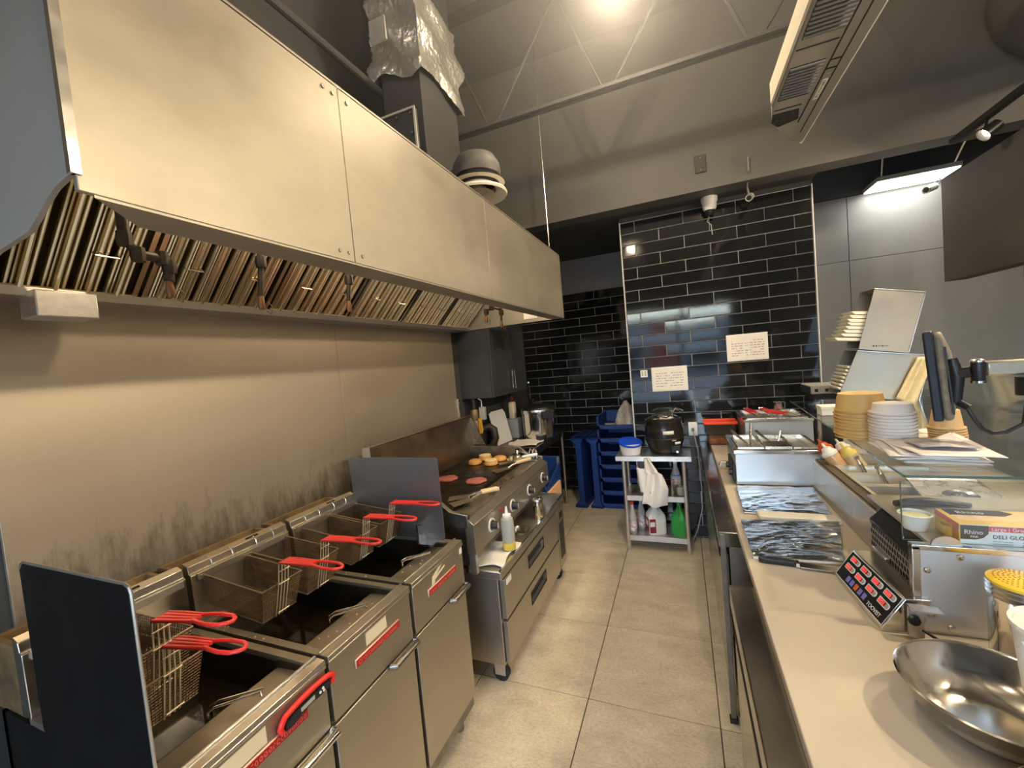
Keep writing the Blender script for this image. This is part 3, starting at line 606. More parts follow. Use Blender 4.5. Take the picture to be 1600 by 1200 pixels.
# ------------------------------------------------------------------ fry baskets
M['bracketw'] = mat('pale_bracket_wire', (.78, .68, .50), .42, .55)
M['rimw'] = mat('browned_rim_wire', (.36, .27, .17), .4, .8)
def basket():
    r = thing('fry_basket', 'fry basket', 'fry basket', (0, 0, 0), 'wire fry baskets with red handles')
    L, Wt, Wb, D = .305, .15, .128, .115
    def side(u, v, s): # v 0 top .. 1 bottom
        return Vector((.0+L*u*(1-.06*v), s*(Wt*(1-v)+Wb*v)/2, -D*v-.02*u*0))
    w = MB(); R = .0012
    for s in (-1, 1):
        for i in range(37): w.tube([side(i/36, 0, s), side(i/36, 1, s)], R, 4, caps=False)
        for j in range(15): w.tube([side(0, j/14, s), side(1, j/14, s)], R, 4, caps=False)
    for u in (0, 1):
        for i in range(18):
            a = i/17*2-1; w.tube([Vector((L*u, a*Wt/2, 0)), Vector((L*u*.94, a*Wb/2, -D))], R, 4, caps=False)
        for j in range(15): w.tube([side(u, j/14, -1), side(u, j/14, 1)], R, 4, caps=False)
    for i in range(37): w.tube([side(i/36, 1, -1), side(i/36, 1, 1)], R, 4, caps=False)
    for i in range(16):
        a = i/15*2-1; w.tube([(0, a*Wb/2, -D), (L*.94, a*Wb/2, -D)], R, 4, caps=False)
    link('wire_mesh', w, M['wire'], r, stuff=True)
    f = MB(); f.tube([side(0, 0, -1), side(1, 0, -1), side(1, 0, 1), side(0, 0, 1)], .0028, 8, closed=True); f.tube([side(0, 1, -1), side(1, 1, -1), side(1, 1, 1), side(0, 1, 1)], .0022, 8, closed=True)
    link('rim', f, M['rimw'], r)
    for y in (-.038, .038): link('hook', MB().tube([(.004, y, 0), (-.004, y, .03), (-.018, y, .042), (-.026, y, .034), (-.024, y, .02)], .003, 8), M['chrome'], r)
    b = MB(); ys = (-.018, -.006, .006, .018)
    for y in ys: b.tube([(L*.94+.003, y, -D-.002), (L+.004, y, 0), (L+.008, y, .07), (L+.02, y*.95, .078)], .0021, 6)
    for z_ in (-.10, .0, .045): b.tube([(L+.006+z_*.06, -.021, z_), (L+.006+z_*.06, .021, z_)], .0022, 6)
    link('handle_bracket', b, M['bracketw'], r)
    h = MB()
    for y in ys: h.tube([(L+.012, y, .077), (L+.07, y*.95, .086), (L+.15, y*.75, .096)], .0046, 8)
    h.prism([(L+.012, .077), (L+.15, .095), (L+.15, .0985), (L+.012, .080)], 1, -.015, .015)
    lp = [(L+.145, -.011, .096), (L+.17, -.016, .099), (L+.205, -.020, .102), (L+.24, -.018, .105), (L+.258, -.010, .107), (L+.264, 0, .107), (L+.258, .010, .107), (L+.24, .018, .105), (L+.205, .020, .102), (L+.17, .016, .099), (L+.145, .011, .096)]
    h.tube(lp, .0048, 8)
    link('red_grip', h, M['red'], r, smooth=60)
    return r
B0 = basket()
P_ = [((-1.60, .955, 1.062), 'near one of two fry baskets hung over the middle fryer'), ((-1.60, 1.125, 1.062), 'far one of two fry baskets hung over the middle fryer'),
      ((-1.60, 1.36, 1.062), 'near one of two fry baskets hung over the farthest fryer'), ((-1.60, 1.525, 1.062), 'far basket of the farthest fryer, beside the blue-grey guard'),
      ((-1.55, .56, 1.085), 'upper of two nested fry baskets on the nearest fryer by the black guard'), ((-1.53, .565, 1.02), 'lower of two nested fry baskets on the nearest fryer by the black guard')]
for i, (p_, lb_) in enumerate(P_):
    o = B0 if i == 0 else dup(B0)
    o.location = p_; o['label'] = lb_; o.rotation_euler = (0, math.radians([6, 6, 6, 6, 2, 2][i]), math.radians([0, 1, -1, 0, 3, 3][i]))
# red probe thermometer
o = thing('probe_thermometer', 'red and black folding probe thermometer stuck on the nearest fryer', 'thermometer', (-.99, .75, .83))
Mt = basis((-.985, .76, .838), (0, 1, .03), (0, -.03, 1), (1, 0, 0))
b = MB(); pts = []
for k in range(24):
    t = k/23
    pts.append((-.085+.17*t, .018+.008*math.sin(t*PI), 0))
link('red_sleeve', MB().tube([Mt @ Vector(p) for p in [(-.083, -.012, 0), (-.088, 0, 0), (-.08, .012, 0)]+pts[2:-2]+[(.085, .012, 0), (.082, -.004, 0), (.07, -.002, 0)]], .0075, 10), M['redp'], o, smooth=70)
q = [(-.078, -.010), (-.055, -.012), (-.03, -.006), (0, -.002), (.03, -.006), (.06, -.004), (.07, .006), (.05, .015), (-.05, .015), (-.075, .006)]
v = [Mt @ Vector((a, c, 0)) for a, c in q]+[Mt @ Vector((a, c, .009)) for a, c in q]; n_ = len(q)
link('body', MB().add(v, [tuple(range(n_-1, -1, -1)), tuple(range(n_, 2*n_))]+[(i, (i+1) % n_, n_+(i+1) % n_, n_+i) for i in range(n_)]), M['black'], o)
link('display', MB().box(-.032, .012, .001, .012, .009, .0098, Mt), M['greyl'], o)
for a, c in ((.03, .004), (.04, .009), (.042, .001)): link('button', MB().lathe([(.0035, .009), (.0035, .0112)], (0, 0, 0), 10, Mt @ Matrix.Translation((a, c, 0))), M['white'], o)

# ------------------------------------------------------------------ chef base refrigerated drawers
cb = thing('chef_base', 'stainless refrigerated drawer base carrying the griddle', 'drawer base', (-1.3, 2.45, 0))
M['cbase'] = mat('chef_base_steel', (.48, .43, .35), .34, .85, var=.07, vscale=3, rvar=.05)
link('body', MB().box(-1.72, -.945, 1.865, 3.06, .13, .60), M['cbase'], cb, bev=.003)
link('top', MB().box(-1.74, -.915, 1.85, 3.07, .60, .645), M['cbase'], cb, bev=.006)
link('marine_edge', MB().box(-.925, -.915, 1.85, 3.07, .643, .652).box(-1.7, -.915, 3.06, 3.07, .643, .652), M['steel_b'], cb)
for z0, z1 in ((.375, .585), (.14, .36)):
    d = MB(); py0, py1, pz0, pz1 = 2.24, 2.53, z1-.115, z1-.045
    d.box(-.945, -.918, 1.885, py0, z0, z1); d.box(-.945, -.918, py1, 2.86, z0, z1); d.box(-.945, -.918, py0, py1, z0, pz0); d.box(-.945, -.918, py0, py1, pz1, z1)
    dr = link('drawer', d, M['cbase'], cb, bev=.002)
    link('recessed_pull', MB().box(-.946, -.940, py0, py1, pz0, pz1), M['black'], dr); link('pull_frame', MB().tube([(-.917, py0, pz0), (-.917, py1, pz0), (-.917, py1, pz1), (-.917, py0, pz1)], .004, 6, closed=True), M['black'], dr)
    link('pull_lip', MB().prism([(pz0, -.94), (pz0+.03, -.935), (pz0, -.92)], 1, 0, 0) if 0 else MB().box(-.94, -.92, py0+.02, py1-.02, pz0, pz0+.006), M['steel'], dr)
    link('gasket', MB().box(-.95, -.944, 1.872, 2.865, z0+.004, z1-.004), M['black'], dr)
link('nameplate', MB().box(-.918, -.916, 1.91, 1.975, .545, .575), M['paper'], cb)
gl = link('grille_panel', MB().box(-.945, -.922, 2.885, 3.055, .14, .585), M['cbase'], cb, bev=.002)
for q in range(4): link('vent_slot', MB().box(-.9225, -.9195, 2.915+q*.03, 2.929+q*.03, .20, .47), M['black'], gl)
link('switch_plate', MB().box(-.922, -.917, 2.94, 3.0, .50, .545), M['black'], gl)
for x, y in ((-1.0, 1.93), (-1.0, 3.0), (-1.66, 1.93), (-1.66, 3.0)):
    c_ = link('caster', MB().lathe([(.045, -.015), (.045, .015)], (x, y, .045), 20, Matrix.Rotation(PI/2, 4, 'X')), M['rubber'], cb)
    link('caster_fork', MB().box(x-.03, x+.03, y-.024, y-.018, .04, .12).box(x-.03, x+.03, y+.018, y+.024, .04, .12).box(x-.04, x+.04, y-.035, y+.035, .115, .13), M['steel'], c_)
# ------------------------------------------------------------------ griddle
gr = thing('griddle', 'flat-top gas griddle with four dials and a tall splash back', 'griddle', (-1.4, 2.4, .645))
M['plate'] = mat('seasoned_plate', (.035, .025, .018), .30, .6, var=.6, vscale=6, rvar=.15)
link('front_panel', MB().prism([(-1.0, .765), (-1.0, .915), (-1.03, .94), (-1.05, .94), (-1.05, .765)], 1, 1.77, 3.0), M['cbase'], gr, bev=.002)
link('body', MB().box(-1.66, -1.045, 1.78, 2.99, .70, .93), M['steel_d'], gr)
link('cook_plate', MB().box(-1.66, -1.17, 1.80, 2.98, .93, .958), M['plate'], gr, bev=.003)
link('grease_trough', MB().box(-1.17, -1.04, 1.80, 2.98, .925, .935).box(-1.05, -1.035, 1.77, 3.0, .93, .955), M['deck'], gr)
for y0, y1 in ((1.765, 1.795), (2.985, 3.01)):
    link('side_splash', MB().prism([(-1.03, .90), (-1.03, .965), (-1.13, .975), (-1.22, 1.045), (-1.67, 1.045), (-1.67, .90)], 1, y0, y1), M['steel_d'], gr, bev=.003)
sb = MB().box(-1.675, -1.655, 1.83, 3.05, .93, 1.285); sb.prism([(-1.675, 1.285), (-1.655, 1.285), (-1.645, 1.295), (-1.69, 1.295)], 1, 1.83, 3.05)
link('back_splash', sb, mat('scorched_splash', (.30, .22, .15), .38, .9, var=.4, vscale=4, rvar=.1), gr, bev=.002)
link('splash_wing', MB().prism([(-1.675, .95), (-1.655, .95), (-1.50, .96), (-1.655, 1.285), (-1.675, 1.285)], 1, 3.05, 3.056), M['steel_b'], gr)
link('splash_edge', MB().box(-1.70, -1.645, 1.82, 1.832, .95, 1.295), M['steel_b'], gr)
for i, y in enumerate((1.965, 2.265, 2.565, 2.855)):
    Mk = basis((-1.0, y, .84), (0, 1, 0), (0, 0, 1), (1, 0, 0))
    k_ = link('knob', MB().lathe([(.022, 0), (.022, .03), (.018, .036)], (0, 0, 0), 20, Mk), M['black'], gr)
    link('dial', MB().lathe([(.038, 0), (.038, .004)], (0, 0, 0), 28, Mk), M['white'], k_); link('dial_face', MB().lathe([(.028, .004), (.028, .006)], (0, 0, 0), 24, Mk), M['steel_d'], k_)
    link('pointer', MB().box(-.004, .004, -.014, .014, .036, .042, Mk), M['greyl'], k_)
link('indicator', MB().lathe([(.012, 0), (.012, .004)], (0, 0, 0), 14, basis((-1.0, 2.10, .875), (0, 1, 0), (0, 0, 1), (1, 0, 0))), mat('red_dot', (.5, .02, .02), .4), gr)
hl = MB()
for q in range(38): hl.box(-1.0, -.9995, 1.86+q*.03, 1.868+q*.03, .905, .909)
for y in (2.40, 2.44, 2.70, 2.74): hl.cyl((-1.001, y, .87), (-.999, y, .87), .005, 8)
link('vent_holes', hl, M['blackm'], gr, stuff=True)
for x, y in ((-1.08, 1.83), (-1.08, 2.95), (-1.6, 1.83), (-1.6, 2.95)): link('leg', MB().lathe([(.022, .645), (.022, .66), (.016, .665), (.016, .70)], (x, y, 0), 12), M['steel_d'], gr)
link('leg_plate', MB().box(-1.045, -1.01, 1.775, 1.80, .66, .77), M['steel'], gr)
# food on the griddle
M['bun'] = mat('toasted_bun', (.70, .36, .10), .6, var=.25, vscale=12); M['bunc'] = mat('bun_crumb', (.85, .68, .34), .8, var=.15, vscale=30)
for i, (x, y, up, lb_) in enumerate(((-1.50, 2.77, 0, 'burger bun half, golden side up, leftmost of four on the griddle'), (-1.48, 2.905, 1, 'burger bun half, cut side up, at the back of the four on the griddle'), (-1.36, 2.755, 1, 'burger bun half, cut side up, front one of the four on the griddle'), (-1.345, 2.885, 0, 'burger bun half, golden side up, rightmost of four on the griddle'))):
    o = thing('burger_bun', lb_, 'bun', (x, y, .958), 'bun halves toasting on the griddle')
    link('crust', MB().lathe([(.045, .958), (.052, .963), (.053, .975), (.046, .987), (.03, .993), (.01, .995)], (x, y, 0), 24), M['bun'], o)
    if up: link('cut_face', MB().lathe([(.046, .988), (.048, .993), (.045, .998), (.02, .999)], (x, y, 0), 24), M['bunc'], o)
M['meat'] = mat('raw_patty', (.40, .13, .10), .7, var=.35, vscale=25, bump=.6, bscale=60)
for x, y, lb_ in ((-1.50, 2.365, 'raw burger patty cooking next to the guard plate'), (-1.27, 2.335, 'raw burger patty cooking nearer the front of the griddle')):
    b = MB(); pr = [(.062, 0), (.068, .004), (.066, .011), (.055, .014), (.02, .015)]; b.lathe(pr, (x, y, .958), 28)
    for v in b.v:
        a = math.atan2(v.y-y, v.x-x); s = 1+.05*math.sin(5*a)+.03*math.sin(9*a+1); v.x = x+(v.x-x)*s; v.y = y+(v.y-y)*s
    solo('burger_patty', b, M['meat'], lb_, 'patty', (x, y, .958), 'raw patties on the griddle')
# turners and scraper
def turner(label, a, d, tip, hcol, L=.30):
    d = Vector(d).normalized(); a = Vector(a); s = Vector((-d.y, d.x, 0)).normalized()
    o = thing('griddle_turner', label, 'turner', a)
    u = d.cross(s)*-1
    if u.z < 0: u = -u
    def P(x, y, z): return a+d*x+s*y+Vector((0, 0, 1))*z
    v = [P(*q) for q in ((0, -.04, .001), (0, .04, .001), (.12, .03, .006), (.12, -.03, .006), (0, -.04, .003), (0, .04, .003), (.12, .03, .008), (.12, -.03, .008))]
    link('blade', MB().add(v, [(0, 1, 2, 3), (7, 6, 5, 4), (0, 4, 5, 1), (1, 5, 6, 2), (2, 6, 7, 3), (3, 7, 4, 0)]), M['deck'], o)
    link('shaft', MB().tube([P(.115, 0, .008), P(.15, 0, .02), P(.19, 0, .028)], .006, 8), M['chrome'], o)
    link('handle', MB().tube([P(.185, 0, .028), P(.23, 0, .03), P(L, 0, .032), P(L+.012, 0, .032)], [.010, .013, .013, .011], 12), hcol, o)
M['wood'] = mat('pale_wood_handle', (.72, .55, .30), .5)
turner('griddle turner with pale handle lying across the grease trough', (-1.24, 2.55, .960), (.55, .8, 0), 0, M['wood'], .30)
turner('second griddle turner with white handle, farther along the griddle', (-1.30, 2.76, .960), (.75, .55, 0), 0, M['white'], .29)
turner('flat scraper with tan handle at the near end of the trough', (-1.27, 1.99, .960), (.9, .42, 0), 0, M['wood'], .28)
turner('thin scraper with wooden handle lying beside the first near scraper', (-1.20, 1.90, .960), (.6, .75, 0), 0, M['wood'], .27)
b = MB()
for q in range(70):
    x = random.uniform(-1.16, -1.06); y = 2.15+random.random()*.45; a = random.uniform(.002, .007); b.box(x-a, x+a, y-a, y+a, .934, .936+a)
link('food_scraps', b, mat('charred_scraps', (.10, .055, .03), .7), gr, stuff=True)
o = solo('spatula_dome', MB().lathe([(.085, 0), (.088, .004), (.07, .03), (.035, .048), (.015, .052), (.012, .07), (.018, .075), (.0, .082)], (-1.21, 2.925, .959), 28), M['mirror'], 'small shiny steel dome standing in for a spatula at the far end of the griddle', 'dome', (-1.21, 2.925, .959))  # dome shape stands in for a spatula
# on the chef base shelf
o = thing('squeeze_bottle', 'clear squeeze bottle with a little yellow oil, on the white cloth', 'bottle', (-.955, 2.07, .665))
M['clearp'] = thin_glass('clear_plastic', (.82, .84, .80), .12, .15)
M['frost'] = mat('frosted_plastic', (.72, .72, .66), .35, trans=.55, ior=1.2)
c = (-.955, 2.07, 0)
link('bottle', MB().lathe([(.033, .665), (.036, .67), (.036, .82), (.032, .84), (.02, .85)], c, 24, cap1=False), M['frost'], o)
link('oil', MB().lathe([(.0335, .6655), (.0366, .67), (.0366, .708)], c, 24), mat('yellow_oil', (.75, .55, .08), .2), o)
link('cap', MB().lathe([(.024, .848), (.024, .862), (.010, .868), (.005, .905)], c, 18), M['white'], o)
def cloth_fn(x0, x1, y0, y1, z, amp, sd):
    rnd = random.Random(sd); ph = [rnd.uniform(0, 6) for _ in range(6)]
    def fn(u, v):
        x = x0+(x1-x0)*u+.012*math.sin(v*7+ph[0]); y = y0+(y1-y0)*v+.012*math.sin(u*6+ph[1])
        return (x, y, z+amp*(.5+.25*math.sin(u*9+ph[2]+v*3)+.25*math.sin(v*11+ph[3]-u*2)))
    return fn
solo('kitchen_cloth', MB().grid(cloth_fn(-1.12, -.93, 1.88, 2.16, .650, .012, 3), 20, 24), mat('white_cloth', (.86, .83, .75), .9), 'folded white cloth under the squeeze bottle on the drawer base', 'cloth', (-1.02, 2.02, .65), solid=.006, smooth=80)
o = thing('spice_shaker', 'small steel shaker with domed lid beneath the griddle dials', 'shaker', (-.955, 2.585, .645))
c = (-.955, 2.585, 0)
link('cup', MB().lathe([(.032, .645), (.034, .65), (.034, .755)], c, 24), M['mirror'], o); link('lid', MB().lathe([(.037, .755), (.037, .772), (.030, .783), (.012, .788)], c, 24), M['steel_b'], o)
link('handle', MB().tube([(-.955, 2.553, .74), (-.955, 2.535, .735), (-.955, 2.533, .68), (-.955, 2.552, .67)], .003, 6), M['steel_b'], o)
solo('glass_dish', MB().lathe([(.02, 0), (.045, .006), (.062, .03), (.064, .034), (.058, .03), (.04, .012)], (-.98, 2.30, .645), 26, cap1=False), M['clearp'], 'small clear dish between the squeeze bottle and the steel shaker', 'dish', (-.98, 2.30, .645))
# ------------------------------------------------------------------ back left: cabinet, counter and what stands there
uc = thing('wall_cabinet', 'charcoal two-door wall cabinet at the end of the steel wall', 'cabinet', (-1.7, 3.7, 1.41))
M['cab'] = mat('charcoal_cabinet', (.045, .047, .047), .45, var=.15, vscale=8)
link('body', MB().box(-1.9, -1.585, 3.36, 4.22, 1.405, 2.02), M['cab'], uc, bev=.002)
for i, (a, b) in enumerate(((3.362, 3.785), (3.789, 4.218))):
    d = link('door', MB().box(-1.583, -1.563, a, b, 1.407, 2.018), M['cab'], uc, bev=.002)
    link('door_moulding', MB().box(-1.563, -1.558, a+.05, a+.056, 1.46, 1.96).box(-1.563, -1.558, b-.056, b-.05, 1.46, 1.96).box(-1.563, -1.558, a+.05, b-.05, 1.955, 1.96).box(-1.563, -1.558, a+.05, b-.05, 1.46, 1.465), M['cab'], d)
    y = b-.03 if i == 0 else a+.03
    link('handle', MB().tube([(-1.562, y, 1.60), (-1.535, y, 1.60)], .005, 8).tube([(-1.562, y, 1.47), (-1.535, y, 1.47)], .005, 8).tube([(-1.535, y, 1.45), (-1.535, y, 1.63)], .006, 10), M['steel_b'], d)
bc = thing('back_counter', 'black-topped counter on slim metal legs in the back corner', 'counter', (-1.6, 4.2, 0))
link('top', MB().box(-1.9, -1.30, 3.62, 4.72, .865, .89), mat('black_counter', (.015, .015, .016), .25), bc, bev=.004)
link('apron', MB().box(-1.88, -1.34, 3.64, 3.66, .80, .865).box(-1.345, -1.33, 3.66, 4.70, .80, .865), M['blackm'], bc)
for x, y in ((-1.34, 3.67), (-1.34, 4.62), (-1.85, 3.67), (-1.85, 4.62)): link('leg', MB().cyl((x, y, 0), (x, y, .865), .016, 12), M['steel'], bc)
link('lower_shelf', MB().box(-1.86, -1.34, 3.68, 4.62, .28, .30), M['steel_d'], bc)
link('brace', MB().tube([(-1.34, 4.62, .28), (-1.34, 4.62, .30)], .02, 10), M['steel'], bc)
rc = thing('rice_cooker', 'large round steel rice cooker with black lid on the back counter', 'rice cooker', (-1.42, 4.10, .89))
c = (-1.42, 4.10, 0)
link('body', MB().lathe([(.15, .905), (.165, .91), (.172, .95), (.172, 1.16)], c, 40), M['mirror'], rc)
link('foot_ring', MB().lathe([(.15, .89), (.15, .905)], c, 32), M['black'], rc)
link('lid_ring', MB().lathe([(.176, 1.16), (.180, 1.175), (.176, 1.20)], c, 40), M['steel_b'], rc)
link('lid', MB().lathe([(.172, 1.20), (.165, 1.22), (.12, 1.24), (.05, 1.248)], c, 36), M['black'], rc)
link('latch', MB().box(-1.33, -1.225, 3.90, 3.94, 1.11, 1.19, Matrix.Translation((-1.28, 3.95, 0)) @ Matrix.Rotation(.5, 4, 'Z') @ Matrix.Translation((1.28, -3.92, 0))), M['black'], rc, bev=.006)
link('control', MB().lathe([(.055, .90), (.055, .955)], (-1.36, 3.955, 0), 20), M['black'], rc); link('control_band', MB().lathe([(.057, .945), (.057, .953)], (-1.36, 3.955, 0), 20), M['brass'], rc)
link('lid_handle', MB().box(-1.47, -1.37, 4.08, 4.12, 1.248, 1.27), M['black'], rc, bev=.005); link('side_handle', MB().box(-1.26, -1.235, 4.06, 4.16, 1.10, 1.12), M['black'], rc, bev=.004)
o = thing('cutting_board', 'white cutting board leaning at the back of the black counter', 'cutting board', (-1.75, 3.80, .89))
Mb = basis((-1.74, 3.70, .89), Vector((.12, .99, 0)).normalized(), Vector((-.22, .03, .97)).normalized(), Vector((.97, -.12, .21)).normalized())
link('board', MB().prism([(0, 0), (.30, 0), (.30, .30), (.27, .345), (.05, .345), (0, .33)], 2, 0, .012), M['white'], o, bev=.003)
for ch in o.children:
    ch.data.transform(Matrix.Translation((-1.75, 3.80, .89))); ch.data.transform(Matrix.Translation((1.75, -3.80, -.89)) @ Mb)
solo('paper_sheets', MB().grid(cloth_fn(-1.62, -1.33, 3.68, 3.95, .897, .014, 9), 18, 16), M['paper'], 'crumpled white paper sheets before the rice cooker', 'paper', (-1.47, 3.82, .89), solid=.008, smooth=60)
gp = thing('gas_pipe', 'dark gas pipe elbow with brass valve and yellow tag behind the griddle', 'pipe', (-1.74, 3.42, .6))
link('riser', MB().tube([(-1.80, 3.40, 1.40), (-1.80, 3.40, 1.22)], .022, 14), M['iron'], gp)
link('fitting', MB().lathe([(.034, 1.20), (.038, 1.22), (.038, 1.28), (.034, 1.30)], (-1.80, 3.40, 0), 14), mat('old_brass', (.30, .22, .10), .5, .8), gp)
link('valve', MB().tube([(-1.80, 3.40, 1.22), (-1.78, 3.42, 1.13), (-1.74, 3.44, 1.11)], .032, 14), mat('tan_valve', (.55, .45, .28), .5, .3), gp)
link('elbow', MB().tube([(-1.74, 3.44, 1.11), (-1.69, 3.46, 1.13), (-1.65, 3.47, 1.10), (-1.64, 3.47, 1.02), (-1.66, 3.46, .96), (-1.76, 3.42, .90), (-1.80, 3.35, .85)], .034, 14), M['iron'], gp, smooth=70)
link('yellow_tag', MB().box(-1.755, -1.735, 3.375, 3.41, 1.08, 1.22), mat('yellow_tag', (.75, .42, .04), .5), gp)
link('regulator', MB().box(-1.755, -1.70, 3.40, 3.45, 1.20, 1.32), M['greyl'], gp, bev=.008); link('regulator_hook', MB().tube([(-1.73, 3.42, 1.32), (-1.73, 3.42, 1.38), (-1.76, 3.42, 1.40)], .006, 8), M['white'], gp)
fc = thing('faucet', 'slim chrome and black faucet on the tiled wall behind the rice cooker', 'faucet', (-1.62, 4.45, .89))
link('spout', MB().tube([(-1.66, 4.55, .89), (-1.66, 4.55, 1.42), (-1.655, 4.52, 1.46), (-1.63, 4.45, 1.46)], .010, 10), M['chrome'], fc, smooth=60)
link('head', MB().tube([(-1.58, 4.40, 1.20), (-1.60, 4.44, 1.25), (-1.63, 4.48, 1.25)], [.02, .028, .02], 12), M['chrome'], fc); link('hose', MB().tube([(-1.64, 4.5, 1.25), (-1.64, 4.52, .89)], .014, 10), M['black'], fc)
o = thing('dispenser_bottle', 'cream plastic pump bottle at the back of the black counter', 'bottle', (-1.72, 4.16, .89))
link('bottle', MB().box(-1.77, -1.70, 4.12, 4.2, 1.05, 1.28), mat('cream_plastic', (.78, .62, .42), .5), o, bev=.02); link('cap', MB().box(-1.76, -1.71, 4.13, 4.19, 1.28, 1.36), mat('maroon_cap', (.09, .02, .02), .5), o, bev=.01)
link('holder', MB().box(-1.82, -1.66, 4.10, 4.22, .89, 1.10), M['greyl'], o, bev=.006)
# blue tote under the back counter
tt = thing('blue_tote', 'blue plastic bin on wheels beside the griddle end, with orange packets', 'bin', (-1.3, 3.4, 0))
b = MB(); z0, z1 = .36, .80
b.box(-1.50, -1.10, 3.20, 3.215, z0, .66); b.box(-1.50, -1.10, 3.66, 3.68, z0, z1); b.box(-1.50, -1.485, 3.2, 3.68, z0, z1); b.box(-1.50, -1.10, 3.2, 3.68, z0, z0+.015)
b.prism([(3.20, z0), (3.68, z0), (3.68, .74), (3.20, .60)], 0, -1.115, -1.10)
link('bin', b, M['blue'], tt, bev=.004); link('rim', MB().tube([(-1.107, 3.2, .605), (-1.107, 3.68, .745)], .010, 8), M['blue'], tt)
link('packet', MB().box(-1.108, -1.085, 3.24, 3.60, .46, .60, Matrix.Translation((0, 0, 0))), mat('orange_packet', (.72, .32, .10), .5, var=.7, vscale=30, col2=(235, 200, 170)), tt, bev=.006)
link('post', MB().cyl((-1.12, 3.66, .0), (-1.12, 3.66, .80), .012, 10).cyl((-1.12, 3.22, 0), (-1.12, 3.22, .4), .012, 10).cyl((-1.48, 3.66, 0), (-1.48, 3.66, .4), .012, 10).cyl((-1.48, 3.22, 0), (-1.48, 3.22, .4), .012, 10), M['steel'], tt)
o = thing('steel_utensil', 'pair of small curved steel utensil handles at the far griddle corner', 'utensil', (-1.10, 2.96, .935))
for k in (0, .03): link('handle', MB().tube([(-1.13+k, 2.94, .955), (-1.125+k, 2.96, 1.0), (-1.12+k, 2.975, 1.03), (-1.105+k, 2.97, 1.02), (-1.09+k, 2.95, .96)], .006, 8), M['steel_b'], o)
link('bar', MB().tube([(-1.16, 2.93, .945), (-1.05, 2.97, .945)], .008, 8), M['steel_b'], o)

# ------------------------------------------------------------------ blue bread trays
def tray_upright(x, y, label, lean):
    r = thing('bread_tray', label, 'tray', (x, y, 0), 'blue bread trays stood on end')
    b = MB(); H = .80
    # I-shaped edge profile: thin web with flared rims (stood on its short end)
    b.prism([(x-.085, 0), (x+.055, 0), (x+.055, .03), (x+.03, .06), (x+.03, H-.06), (x+.055, H-.03), (x+.055, H), (x-.085, H), (x-.085, H-.03), (x-.035, H-.075), (x-.035, .075), (x-.085, .03)], 1, y, y+.05)
    link('rim', b, M['blue'], r, bev=.004)
    link('base', MB().box(x-.02, x+.03, y+.05, y+.48, .02, H-.02), M['blue'], r, bev=.004)
    link('top_rim', MB().box(x-.085, x+.055, y, y+.5, H-.03, H), M['blue'], r, bev=.004); link('bottom_rim', MB().box(x-.085, x+.055, y, y+.5, 0, .03), M['blue'], r, bev=.004)
    for q in range(14): link('rib', MB().box(x-.03, x+.025, y-.004, y, .10+q*.045, .105+q*.045), M['blue'], r)
    for q in range(3): link('slot', MB().box(x-.055, x+.03, y+.07+q*.13, y+.15+q*.13, H-.001, H+.001), mat('tray_slot', (.004, .015, .08), .6) if q == 0 and 'slot' not in M else M['black'], r)
    r.rotation_euler = (0, lean, math.radians(-4)); return r
tray_upright(-1.13, 4.52, 'blue bread tray stood on end, left one of two beside the tray stack', .0)
tray_upright(-.955, 4.52, 'blue bread tray stood on end, right one of two, touching the tray stack', .0)
def tray():
    r = thing('bread_tray', 'tray', 'tray', (0, 0, 0), 'blue bread trays in the stack')
    b = MB(); Wd, Dp = .46, .56
    b.box(0, Wd, 0, .02, 0, .05); b.box(0, Wd, Dp-.02, Dp, 0, .14); b.box(0, Wd, 0, Dp, 0, .012)
    b.prism([(0, 0), (.05, 0), (.02, .05), (.02, .145), (0, .145)], 1, 0, .03); b.prism([(Wd, 0), (Wd-.05, 0), (Wd-.02, .05), (Wd-.02, .145), (Wd, .145)], 1, 0, .03)
    b.box(0, .02, .03, Dp-.02, .0, .145); b.box(Wd-.02, Wd, .03, Dp-.02, 0, .145)
    link('shell', b, M['blue'], r, bev=.004)
    link('rib', MB().box(.06, Wd-.06, -.006, 0, .006, .012).box(.06, Wd-.06, -.006, 0, .038, .044), M['blue'], r)
    return r
T0 = tray()
ordn = ['bottom', 'second', 'third', 'fourth', 'fifth', 'sixth', 'top']
for i in range(7):
    o = T0 if i == 0 else dup(T0)
    o.location = (-.92+.002*i, 4.55, .147*i); o['label'] = ('blue bread tray, %s of the stack of seven behind the steel cart' % ordn[i]) if i < 6 else 'topmost blue bread tray of the stack, carrying paper and a plastic bag'
o = thing('paper_bag', 'crumpled grey plastic bag standing in the topmost blue tray', 'bag', (-.60, 4.72, .91))
def bagf(u, v):
    a = u*2*PI; r_ = .12*(1-v**1.6)+.012; return (-.60+r_*math.cos(a)*(1+.15*math.sin(5*a+v*4)), 4.72+r_*math.sin(a)*(1+.15*math.sin(4*a)), .912+v*.26+.004*math.sin(6*a))
link('bag', MB().grid(bagf, 32, 12), mat('crumpled_bag', (.52, .48, .42), .35, var=.4, vscale=22, bump=.6, bscale=30), o, smooth=50)
solo('kraft_paper', MB().grid(cloth_fn(-.86, -.62, 4.58, 4.85, .897, .012, 5), 14, 14), mat('tray_paper', (.72, .62, .50), .8), 'brown paper sheet lying in the topmost blue tray', 'paper', (-.74, 4.7, .895), solid=.006)

